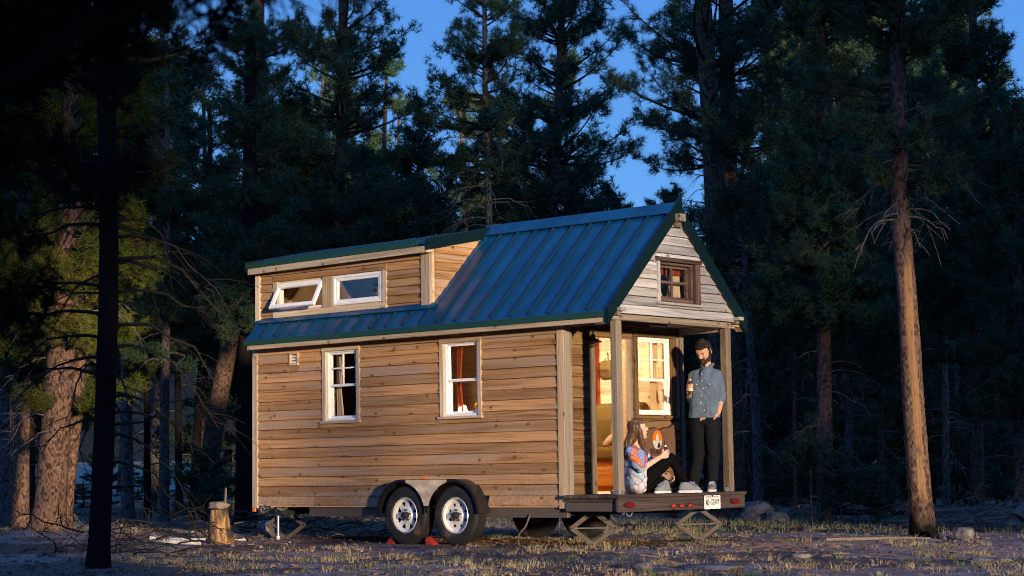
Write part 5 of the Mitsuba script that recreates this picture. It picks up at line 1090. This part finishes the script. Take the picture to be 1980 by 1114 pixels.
WJ = {'skull': (5.656, 0.634, 1.275), 'jaw': (5.679, 0.686, 1.212), 'nose': (5.691, 0.718, 1.263), 'neck0': (5.648, 0.652, 1.201), 'neck1': (5.624, 0.632, 1.088), 'rsh': (5.68, 0.458, 1.025), 'lsh': (5.551, 0.815, 1.038), 'chest': (5.612, 0.634, 0.958), 'belly': (5.605, 0.636, 0.788), 'pelvis': (5.605, 0.66, 0.663), 'rel': (5.782, 0.523, 0.838), 'rwr': (5.861, 0.775, 0.965), 'rhand': (5.882, 0.842, 1.004), 'bot0': (5.884, 0.856, 0.952), 'bot1': (5.88, 0.832, 1.14), 'lel': (5.578, 0.998, 0.824), 'lwr': (5.697, 1.03, 0.766), 'lhand': (5.762, 1.037, 0.742), 'rhip': (5.679, 0.621, 0.657), 'rkn': (5.884, 0.913, 0.947), 'ran': (5.946, 1.075, 0.672), 'rheel': (5.923, 1.047, 0.61), 'rtoe': (6.043, 1.209, 0.578), 'lhip': (5.56, 0.754, 0.645), 'lkn': (5.717, 1.267, 0.694), 'lan': (5.757, 0.974, 0.634), 'lheel': (5.778, 0.975, 0.623), 'ltoe': (5.769, 0.734, 0.616)}
MJ = {k: np.array(v) + (np.array([.030, .027, 0]) if k[-3:] not in ('toe', 'eel', 'lan', 'ran') else 0) for k, v in MJ.items()}; WJ = {k: np.array(v) for k, v in WJ.items()}
def nrm(v): v = np.asarray(v, float); return v / np.linalg.norm(v)
plain('mat_skin', (.56, .31, .21), 0.5, 0, .35)
plain('mat_skin_fair', (.60, .38, .30), 0.5, 0, .35)
plain('mat_eye', (.02, .015, .012), 0.2)
plain('mat_lip', (.35, .12, .10), 0.5)
plain('mat_jeans', (.012, .013, .018))
plain('mat_leggings', (.006, .006, .007))
def shirtfn(p, n, uv):
    g = noise(p.x * 190, p.y * 190, p.z * 190); h = noise(p.x * 22, p.y * 22, p.z * 14)
    return mix((.080, .120, .185), (.140, .190, .265), .5 * g + .5 * h)
scene['mat_shirt'] = two({'type': 'diffuse', 'reflectance': mikit.proc(shirtfn)})
def hairfn(a, b): return lambda p, n, uv: mix(a, b, noise(p.x * 130, p.y * 130, p.z * 22))
scene['mat_hair_dark'] = two({'type': 'principled', 'base_color': mikit.proc(hairfn((.006, .005, .004), (.026, .018, .014))), 'roughness': .65, 'specular': .25})
scene['mat_beard'] = two({'type': 'diffuse', 'reflectance': mikit.proc(hairfn((.018, .012, .009), (.085, .06, .045)))})
scene['mat_hair_brown'] = two({'type': 'principled', 'base_color': mikit.proc(hairfn((.03, .014, .007), (.115, .055, .025))), 'roughness': .45})
def blousefn(p, n, uv):
    a = (p.x * .6 + p.y * .8) * 12 + .6 * noise(p.z * 9, p.x * 9); b = p.z * 10.0 + .5 * noise(p.x * 11, p.y * 9)
    d1, d2, k = voronoi(a, b); e1, e2, k2 = voronoi(a * 7, b * 8)
    c = mi.Color3f(.52, .50, .58)
    for lo, hi, col in ((.26, .36, (.50, .11, .045)), (.36, .54, (.16, .24, .50)), (.54, .61, (.42, .08, .15)), (.61, .80, (.28, .42, .56)), (.92, 1.01, (.05, .05, .16))):
        c = dr.select((k > lo) & (k < hi), mi.Color3f(*col), c)
    c = dr.select((d2 - d1 < .07), mi.Color3f(.10, .07, .16), c)
    return dr.select((e1 < .26) & (k2 > .35), mix(c, (.85, .82, .80), .55), c)
scene['mat_blouse'] = two({'type': 'diffuse', 'reflectance': mikit.proc(blousefn)})
plain('mat_teal', (.02, .16, .20))
plain('mat_shoe_grey', (.22, .23, .27)); plain('mat_shoe_green', (.17, .19, .19)); plain('mat_sole', (.68, .66, .68)); plain('mat_gum', (.40, .30, .22)); plain('mat_lace', (.30, .42, .58))
plain('mat_paper', (.72, .66, .42))

def head_segs(c, f, u, jaw):
    r = nrm(np.cross(f, u)); u = np.cross(r, f); H_ = lambda a, b, d: c + f * a + r * b + u * d
    s = [((H_(-.018, 0, .028), .088), (H_(.012, 0, .02), .082)), ((H_(.010, 0, -.01), .076), (H_(.040, .02, -.065), .030), (H_(.040, -.02, -.065), .030)),
         ((H_(.040, 0, -.07), .034), (H_(.050, 0, -.098), .024)), ((H_(.045, .022, .03), .042), (H_(.045, -.022, .03), .042)),
         ((H_(.078, 0, .016), .010), (H_(.104, 0, -.022), .0135), (H_(.086, .012, -.03), .011), (H_(.086, -.012, -.03), .011)),
         ((H_(.060, .03, -.02), .026), (H_(.050, .036, -.03), .024)), ((H_(.060, -.03, -.02), .026), (H_(.050, -.036, -.03), .024)),
         ((H_(.074, .012, -.058), .012), (H_(.074, -.012, -.058), .012)),
         ((H_(-.012, .084, .0), (.014, .014, .026)), (H_(-.016, .088, -.02), .010)), ((H_(-.012, -.084, .0), (.014, .014, .026)), (H_(-.016, -.088, -.02), .010))]
    return s, H_
def hand_segs(w, hd, side, curl, bend, grip=1.0, thumb=None):
    """wrist, direction of the palm, direction from index to little finger, direction the fingers close to, three joint angles"""
    hd = nrm(hd); side = nrm(side - hd * (side @ hd)); curl = nrm(curl - hd * (curl @ hd) - side * (curl @ side)); s = []
    kn = [w + hd * (.086 - .006 * abs(i - 1)) + side * (-.033 + .022 * i) for i in range(4)]
    s.append(((w, .025), (w + hd * .04 - side * .022, .017), (w + hd * .04 + side * .024, .016)))
    s.append(((w + hd * .035 - side * .024, .017), (w + hd * .035 + side * .022, .017), (kn[0], .0125), (kn[3], .0115)))
    for i, (l1, sc) in enumerate(zip((.040, .045, .042, .033), (1, 1.05, 1, .85))):
        p0 = kn[i]; a = 0.0
        for l_, b_ in zip((l1, l1 * .64, l1 * .52), bend):
            a += b_ + .06 * (i - 1.5); d = hd * math.cos(a) + curl * math.sin(a); p1 = p0 + d * l_
            s.append(((p0, .0100 * sc), (p1, .0090 * sc))); p0 = p1
    t0 = w + hd * .030 - side * .026; td = nrm(thumb if thumb is not None else hd * .7 - side * .55 + curl * .55); t1 = t0 + td * .038; t2 = t1 + nrm(td + curl * .5 + hd * .25) * .032
    s += [((t0, .015), (t1, .0115)), ((t1, .0115), (t2, .0095))]
    return s
def shoe(parent, heel, toe, ankle, mat, sole='mat_sole', zs=None):
    d = nrm((toe - heel) * [1, 1, 0]); sd = np.array([-d[1], d[0], 0]); z = min(heel[2], toe[2]) if zs is None else zs
    k = put(parent, 'shoe', hulls([[(heel + [0, 0, .02], .036), (ankle * [1, 1, 0] + [0, 0, max(ankle[2] - .02, z + .07)], .042)], [(heel + [0, 0, .01], .037), (heel + d * .13 + sd * .012, .040), (heel + d * .13 - sd * .012, .040), (heel + d * .08 + [0, 0, .045], .034)],
                                  [(heel + d * .12 + sd * .012 + [0, 0, .003], .040), (heel + d * .12 - sd * .012 + [0, 0, .003], .040), (toe - d * .02, (.042, .042, .030))]], .02, 5, 12), mat, smooth=True)
    pts = [heel - d * .012, heel + d * .1 + sd * .02, heel + d * .1 - sd * .02, toe]
    b = Polygon([tuple((q)[:2]) for q in (pts[0], pts[1], pts[3], pts[2])]).buffer(.036)
    CNT_ = partkey(k, 'sole'); scene[CNT_] = mikit.ply(extr(b, .024, frame((0, 0, z - .037), (1, 0, 0), (0, 1, 0), (0, 0, 1))), sole, smooth=35)
    lk = partkey(k, 'lace'); scene[lk] = mikit.ply(cat_([tube([heel + d * (.085 + .018 * i) + sd * s_ * .03 + [0, 0, .070 - .009 * i + .014 * (1 - abs(s_))] for s_ in (-1, -.4, .4, 1)], .005, 5) for i in range(4)]), 'mat_lace', smooth=40)
    labels[lk] = {'kind': 'stuff'}
def bottle(b0, b1, label):
    b0, b1 = np.array(b0), np.array(b1); a = nrm(b1 - b0); x = nrm(np.cross(a, [0, 1, .2])); M = frame(b0, x, np.cross(a, x), a); k = thing('beer_bottle', label, 'bottle')
    prof = [(0, 0), (.028, .0), (.0305, .004), (.0305, .115), (.028, .135), (.016, .165), (.0132, .18), (.0132, .213), (.0145, .214), (.0145, .222), (.0125, .224), (.0, .224)]
    put(k, 'glass', lathe(prof, 24, M), 'mat_bottle', smooth=35)
    put(k, 'paper_label', lathe([(.0309, .040), (.0309, .105)], 24, M), 'mat_paper', smooth=True)
    put(k, 'neck_label', lathe([(.0178, .160), (.0140, .178)], 24, M), 'mat_paper', smooth=True)

# ---------------- the standing man
mk = thing('person', 'bearded man in a blue grey shirt and black jeans standing by the right porch post', 'person')
J = MJ
mf = nrm([.10, -.84, -.52]); mu = nrm([.05, -.44, .78])
J['skull'] = J['skull'] + [0, .012, -.028]
hs, HM = head_segs(J['skull'], mf, mu, J['jaw'])
torsoF = nrm([.42, -.906, 0]); torsoL = nrm([.906, .42, 0])
J['lwr'] = J['lhip'] + torsoL * .100 + torsoF * .062 + np.array([0, 0, .080]); J['lhand'] = J['lwr'] + nrm(-torsoL * .62 - torsoF * .30 - np.array([0, 0, .85])) * .09
segs = hs + [((J['neck0'] + [0, .0, .02], .056), (J['neck1'] + [0, 0, .01], .060)), ((J['neck1'], .06), (J['lsh'] - torsoL * .04, .045), (J['rsh'] + torsoL * .04, .045)), ((J['neck1'], .07), (J['chest'], .10)), ((J['chest'], .10), (J['pelvis'], .10)),
        ((J['lsh'], .046), (J['lel'], .040)), ((J['lel'], .040), (J['lwr'], .027)), ((J['rsh'], .046), (J['rel'], .040)), ((J['rel'], .040), (J['rwr'], .027))]
segs += hand_segs(J['lwr'], J['lhand'] - J['lwr'], -torsoF * 1.0, -torsoL + torsoF * .1, (.15, .25, .2))
rb0, rb1 = J['bot0'], J['bot1']
hd = nrm(J['rhand'] - J['rwr'] + torsoF * .02)
segs += hand_segs(J['rwr'], hd, np.array([0.05, 0, -1.0]), torsoL, (.55, .95, .75))
scene[mk] = mikit.ply(hulls(segs, .011, 5, 12), 'mat_skin', smooth=True)
grip = J['rwr'] + hd * .092 + torsoL * .036
bottle(grip - [0, 0, .085], grip + [0, 0, .14], 'brown beer bottle held by the standing man')
def tousle(m, a, fq, seed):
    v_ = m.vertices; m.vertices = v_ + m.vertex_normals * (a * ((meshkit.noise(v_ * fq, seed) - .45) + .6 * (meshkit.noise(v_ * fq * 2.3, seed + 1) - .5)))[:, None]; return m
put(mk, 'hair', tousle(hulls([[(HM(-.035, 0, .045), .092), (HM(-.05, 0, -.02), .078)], [(HM(-.02, 0, .062), .086), (HM(.030, 0, .092), .055)], [(HM(.035, .03, .100), .032), (HM(.045, -.01, .112), .030), (HM(-.02, 0, .115), .05)], [(HM(-.005, .075, .03), .022), (HM(.0, .078, -.01), .014)], [(HM(-.005, -.075, .03), .022), (HM(.0, -.078, -.01), .014)]], .010, 3, 12), .020, [46, 46, 40], 5), 'mat_hair_dark', smooth=True)
put(mk, 'beard', tousle(hulls([[(HM(.0, .074, -.03), .013), (HM(.024, .056, -.080), .024)], [(HM(.0, -.074, -.03), .013), (HM(.024, -.056, -.080), .024)], [(HM(.034, .045, -.080), .034), (HM(.034, -.045, -.080), .034), (HM(.070, 0, -.095), .032)], [(HM(.052, 0, -.105), .046), (HM(.062, 0, -.150), .036)], [(HM(.084, .026, -.052), .010), (HM(.095, 0, -.045), .009), (HM(.084, -.026, -.052), .010)]], .010, 3, 12), .016, 60, 8), 'mat_beard', smooth=True)
for s in (1, -1):
    put(mk, 'eye', hulls([[(HM(.079, s * .032, .002), (.009, .009, .0035))]], .01, 0, 8), 'mat_eye', smooth=True)
    put(mk, 'eyebrow', hulls([[(HM(.088, s * .016, .024), .0045), (HM(.078, s * .05, .026), .004)]], .01, 0, 8), 'mat_hair_dark', smooth=True)
nk = J['neck1']
sh = [[(nk + torsoF * .040 + [0, 0, -.022], .062), (nk + [0, 0, .010], .066), (J['chest'] + torsoF * .03, .10)], [(nk + [0, 0, .018] - torsoF * .012, .066), (J['lsh'] - torsoL * .06, .055), (J['rsh'] + torsoL * .06, .055)], [(J['lsh'] - torsoL * .015, .064), (J['rsh'] + torsoL * .015, .064), (J['neck1'] - [0, 0, .02], .070)],
      [(J['lsh'] - torsoL * .035, .066), (J['rsh'] + torsoL * .035, .066), (J['chest'] + torsoL * .075, .115), (J['chest'] - torsoL * .075, .115)],
      [(J['chest'] + torsoL * .075, .115), (J['chest'] - torsoL * .075, .115), (J['waist'] + torsoL * .06, .110), (J['waist'] - torsoL * .06, .110)],
      [(J['waist'] + torsoL * .06, .110), (J['waist'] - torsoL * .06, .110), (J['pelvis'] + torsoL * .075 + [0, 0, -.01], .108), (J['pelvis'] - torsoL * .075 + [0, 0, -.01], .108)],
      [(J['lsh'], .064), (J['lel'] + [0, 0, .02], .057)], [(J['lel'] + [0, 0, .03], .060), (J['lel'] * .80 + J['lwr'] * .20, .052)],
      [(J['rsh'], .064), (J['rel'], .055)], [(J['rel'], .056), (J['rel'] * .55 + J['rwr'] * .45, .046)]]
sm = hulls(sh, .020, 5, 14)
v = sm.vertices; wr = meshkit.noise(v * [26, 26, 16], 3) - .5 + .6 * (meshkit.noise((v @ np.array([[1, .2, .3], [0, 1, .5], [.4, .2, 1]])) * 34, 4) - .5)
sm.vertices = v + sm.vertex_normals * (wr * .016)[:, None]
cutz = J['pelvis'][2] - .012
sm = trimesh.intersections.slice_mesh_plane(sm, [0, 0, 1], [0, 0, cutz])
put(mk, 'shirt', sm, 'mat_shirt', smooth=True)
def on_front(m, z, lat, F, L, c):
    d = m.vertices - c; k = (np.abs(m.vertices[:, 2] - z) < .02) & (np.abs(d @ L - lat) < .02); 
    if not k.any(): return c + F * .12 + [0, 0, z - c[2]]
    i = np.where(k)[0][np.argmax((d @ F)[k])]; q = m.vertices[i].copy(); q[2] = z; return q
put(mk, 'collar', cat_([tube([nk + torsoF * .078 + torsoL * s * .012 + [0, 0, .012], nk + torsoF * .052 + torsoL * s * .052 + [0, 0, .045], nk + torsoL * s * .068 - torsoF * .02 + [0, 0, .068], nk - torsoF * .068 + torsoL * s * .02 + [0, 0, .078]], [[.010], [.019], [.018], [.016]], 8, True) for s in (1, -1)]), 'mat_shirt', smooth=40)
for i in range(6):
    q = on_front(sm, 1.90 - .082 * i, 0.0, torsoF, torsoL, J['waist'])
    b_ = trimesh.creation.icosphere(1, .0075); b_.apply_translation(q + torsoF * .002); put(mk, 'button', b_, 'mat_white', smooth=True)
for s in (1, -1):
    q = on_front(sm, 1.80, s * .085, torsoF, torsoL, J['chest'])
    put(mk, 'pocket_flap', cbox(np.array([-.045, -.006, -.03]), np.array([.045, .006, .012]), .004).apply_transform(frame(q, nrm(torsoL - .2 * s * torsoF), nrm(-torsoF - .2 * s * torsoL), (0, 0, 1))), 'mat_shirt')
    b_ = trimesh.creation.icosphere(1, .006); b_.apply_translation(q + torsoF * .008 + [0, 0, -.018]); put(mk, 'button', b_, 'mat_white', smooth=True)
jn = hulls([[(J['pelvis'] + torsoL * .07 + [0, 0, .04], .098), (J['pelvis'] - torsoL * .07 + [0, 0, .04], .098), (J['lhip'], .092), (J['rhip'], .092)],
            [(J['lhip'], .094), (J['lkn'], .078)], [(J['lkn'], .078), (J['lan'] + [0, 0, .02], .068)], [(J['rhip'], .094), (J['rkn'], .078)], [(J['rkn'], .078), (J['ran'] * [1, 1, 0] + [0, 0, .70], .068)]], .022, 5, 14)
v = jn.vertices; jn.vertices = v + jn.vertex_normals * ((meshkit.noise(v * [22, 22, 30], 9) - .5) * .016)[:, None]
put(mk, 'jeans', jn, 'mat_jeans', smooth=True)
for hl, to, an in (('lheel', 'ltoe', 'lan'), ('rheel', 'rtoe', 'ran')):
    z = ZD + .040; hq, tq, aq = J[hl] * [1, 1, 0] + [0, 0, z], J[to] * [1, 1, 0] + [0, 0, z - .004], J[an] * [1, 1, 0] + [0, 0, .69]
    d = nrm(tq - hq); shoe(mk, hq, hq + d * .205, aq, 'mat_shoe_green', zs=z)

# ---------------- the sitting woman
wk = thing('person', 'woman with long brown hair in a colourful blouse and black leggings sitting on the deck', 'person')
J = WJ; dF = nrm([.5, .866, 0]); dR = nrm([.866, -.5, 0]); UP = np.array([0, 0, 1.0])
wf = nrm([.50, .80, .26]); wu = nrm([-.14, -.24, .95])
hs, HW = head_segs(J['skull'] + [0, 0, -.008], wf, wu, None)
hs = [tuple((q, np.asarray(r_) * .92) if np.ndim(r_) else (q, r_ * .93) for q, r_ in s) for s in hs]
segs = hs + [((HW(-.02, 0, -.06), .047), (J['neck1'] + [0, 0, .02], .046)), ((J['neck1'], .05), (J['rsh'] * .7 + J['lsh'] * .3, .040), (J['lsh'] * .7 + J['rsh'] * .3, .040), (J['chest'] + dF * .02, .085)), ((J['chest'], .09), (J['pelvis'], .10)),
        ((J['rsh'], .040), (J['rel'], .036)), ((J['rel'], .037), (J['rwr'], .024)), ((J['lsh'], .040), (J['lel'], .036)), ((J['lel'], .036), (J['lwr'], .024))]
hd = nrm(J['rhand'] - J['rwr'] + dF * .03)
segs += hand_segs(J['rwr'], hd, -UP, -dR, (.55, .9, .75))
segs += hand_segs(J['lwr'], nrm(J['lhand'] - J['lwr']), dF * .3 - UP, dR, (.3, .4, .3))
scene[wk] = mikit.ply(hulls(segs, .010, 5, 12), 'mat_skin_fair', smooth=True)
grip = J['rwr'] + hd * .092 - dR * .034
bottle(grip - [.005, .01, .085], grip + [-.008, -.016, .14], 'brown beer bottle held by the sitting woman')
put(wk, 'hair', tousle(hulls([[(HW(-.030, 0, .042), .088), (HW(-.045, 0, -.02), .078)], [(HW(.015, 0, .062), .068), (HW(-.03, 0, .06), .080)], [(HW(-.055, 0, -.02), .072), (J['neck1'] - dF * .085 + [0, 0, .03], .060)], [(J['neck1'] - dF * .085 + [0, 0, .03], .060), (J['chest'] - dF * .115 + [0, 0, .03], .045)],
                       [(HW(-.01, .070, .0), .030), (HW(-.02, .062, -.10), .028)], [(HW(-.01, -.070, .0), .030), (HW(-.02, -.062, -.10), .028)], [(HW(-.02, .055, -.10), .030), (J['chest'] + dF * .085 + dR * .075 + [0, 0, .05], .022)], [(J['chest'] + dF * .085 + dR * .075 + [0, 0, .05], .022), (J['chest'] + dF * .115 + dR * .06 - [0, 0, .06], .013)]], .010, 3, 12), .012, [70, 70, 9], 15), 'mat_hair_brown', smooth=True)
for s in (1, -1):
    put(wk, 'eye', hulls([[(HW(.076, s * .030, .004), (.011, .011, .006))]], .01, 0, 8), 'mat_eye', smooth=True)
    put(wk, 'eyebrow', hulls([[(HW(.082, s * .015, .024), .005), (HW(.073, s * .047, .026), .0045)]], .01, 0, 8), 'mat_hair_brown', smooth=True)
put(wk, 'lips', hulls([[(HW(.083, .013, -.056), .007), (HW(.083, -.013, -.056), .007)]], .01, 0, 8), 'mat_lip', smooth=True)
bl = [[(J['rsh'], .056), (J['lsh'], .056), (J['chest'] - dR * .05, .100), (J['chest'] + dR * .05, .100)], [(J['chest'] - dR * .06, .104), (J['chest'] + dR * .06, .104), (J['belly'] - dR * .06, .112), (J['belly'] + dR * .06, .112)],
      [(J['belly'] - dR * .06, .112), (J['belly'] + dR * .06, .112), (J['pelvis'] - dR * .08 - dF * .02, .105), (J['pelvis'] + dR * .10 - dF * .02, .105)],
      [(J['rsh'], .054), (J['rel'] * .85 + J['rsh'] * .15, .070)], [(J['lsh'], .054), (J['lel'] * .85 + J['lsh'] * .15, .066)], [(J['rsh'] * .5 + J['lsh'] * .5 - dF * .03 + [0, 0, .015], .055), (J['rsh'], .05), (J['lsh'], .05)]]
bm = hulls(bl, .018, 5, 14); v = bm.vertices
bm.vertices = v + bm.vertex_normals * ((meshkit.noise(v * [24, 24, 15], 13) - .5) * .022)[:, None]; bm.vertices[:, 2] = np.maximum(bm.vertices[:, 2], ZD + .004)
put(wk, 'blouse', bm, 'mat_blouse', smooth=True)
put(wk, 'top', hulls([[(J['chest'] + dF * .055 - dR * .03 + [0, 0, -.01], .056), (J['chest'] + dF * .055 + dR * .03 + [0, 0, -.01], .056), (J['belly'] + dF * .04, .085)]], .02, 4, 12), 'mat_teal', smooth=True)
lg = hulls([[(J['pelvis'] + dF * .02 + dR * .07, .098), (J['pelvis'] + dF * .02 - dR * .07, .098)], [(J['rhip'], .094), (J['rkn'], .060)], [(J['rkn'], .060), (J['ran'] + UP * .02, .042)], [(J['lhip'] + dF * .03, .092), (J['lkn'], .060)], [(J['lkn'], .058), (J['lan'] + UP * .01, .044)]], .022, 5, 14)
lg.vertices[:, 2] = np.maximum(lg.vertices[:, 2], ZD + .003)
put(wk, 'leggings', lg, 'mat_leggings', smooth=True)
z = ZD + .040
hq = J['rheel'] * [1, 1, 0] + [0, 0, z]; d = nrm((J['rtoe'] - J['rheel']) * [1, 1, 0]); shoe(wk, hq, hq + d * .20, J['ran'], 'mat_shoe_grey', zs=z)
hq = J['lheel'] * [1, 1, 0] + [0, 0, z]; d = nrm((J['ltoe'] - J['lheel']) * [1, 1, 0]); shoe(wk, hq, hq + d * .18, J['lan'] * [1, 1, 0] + [0, 0, .645], 'mat_shoe_grey', zs=z)
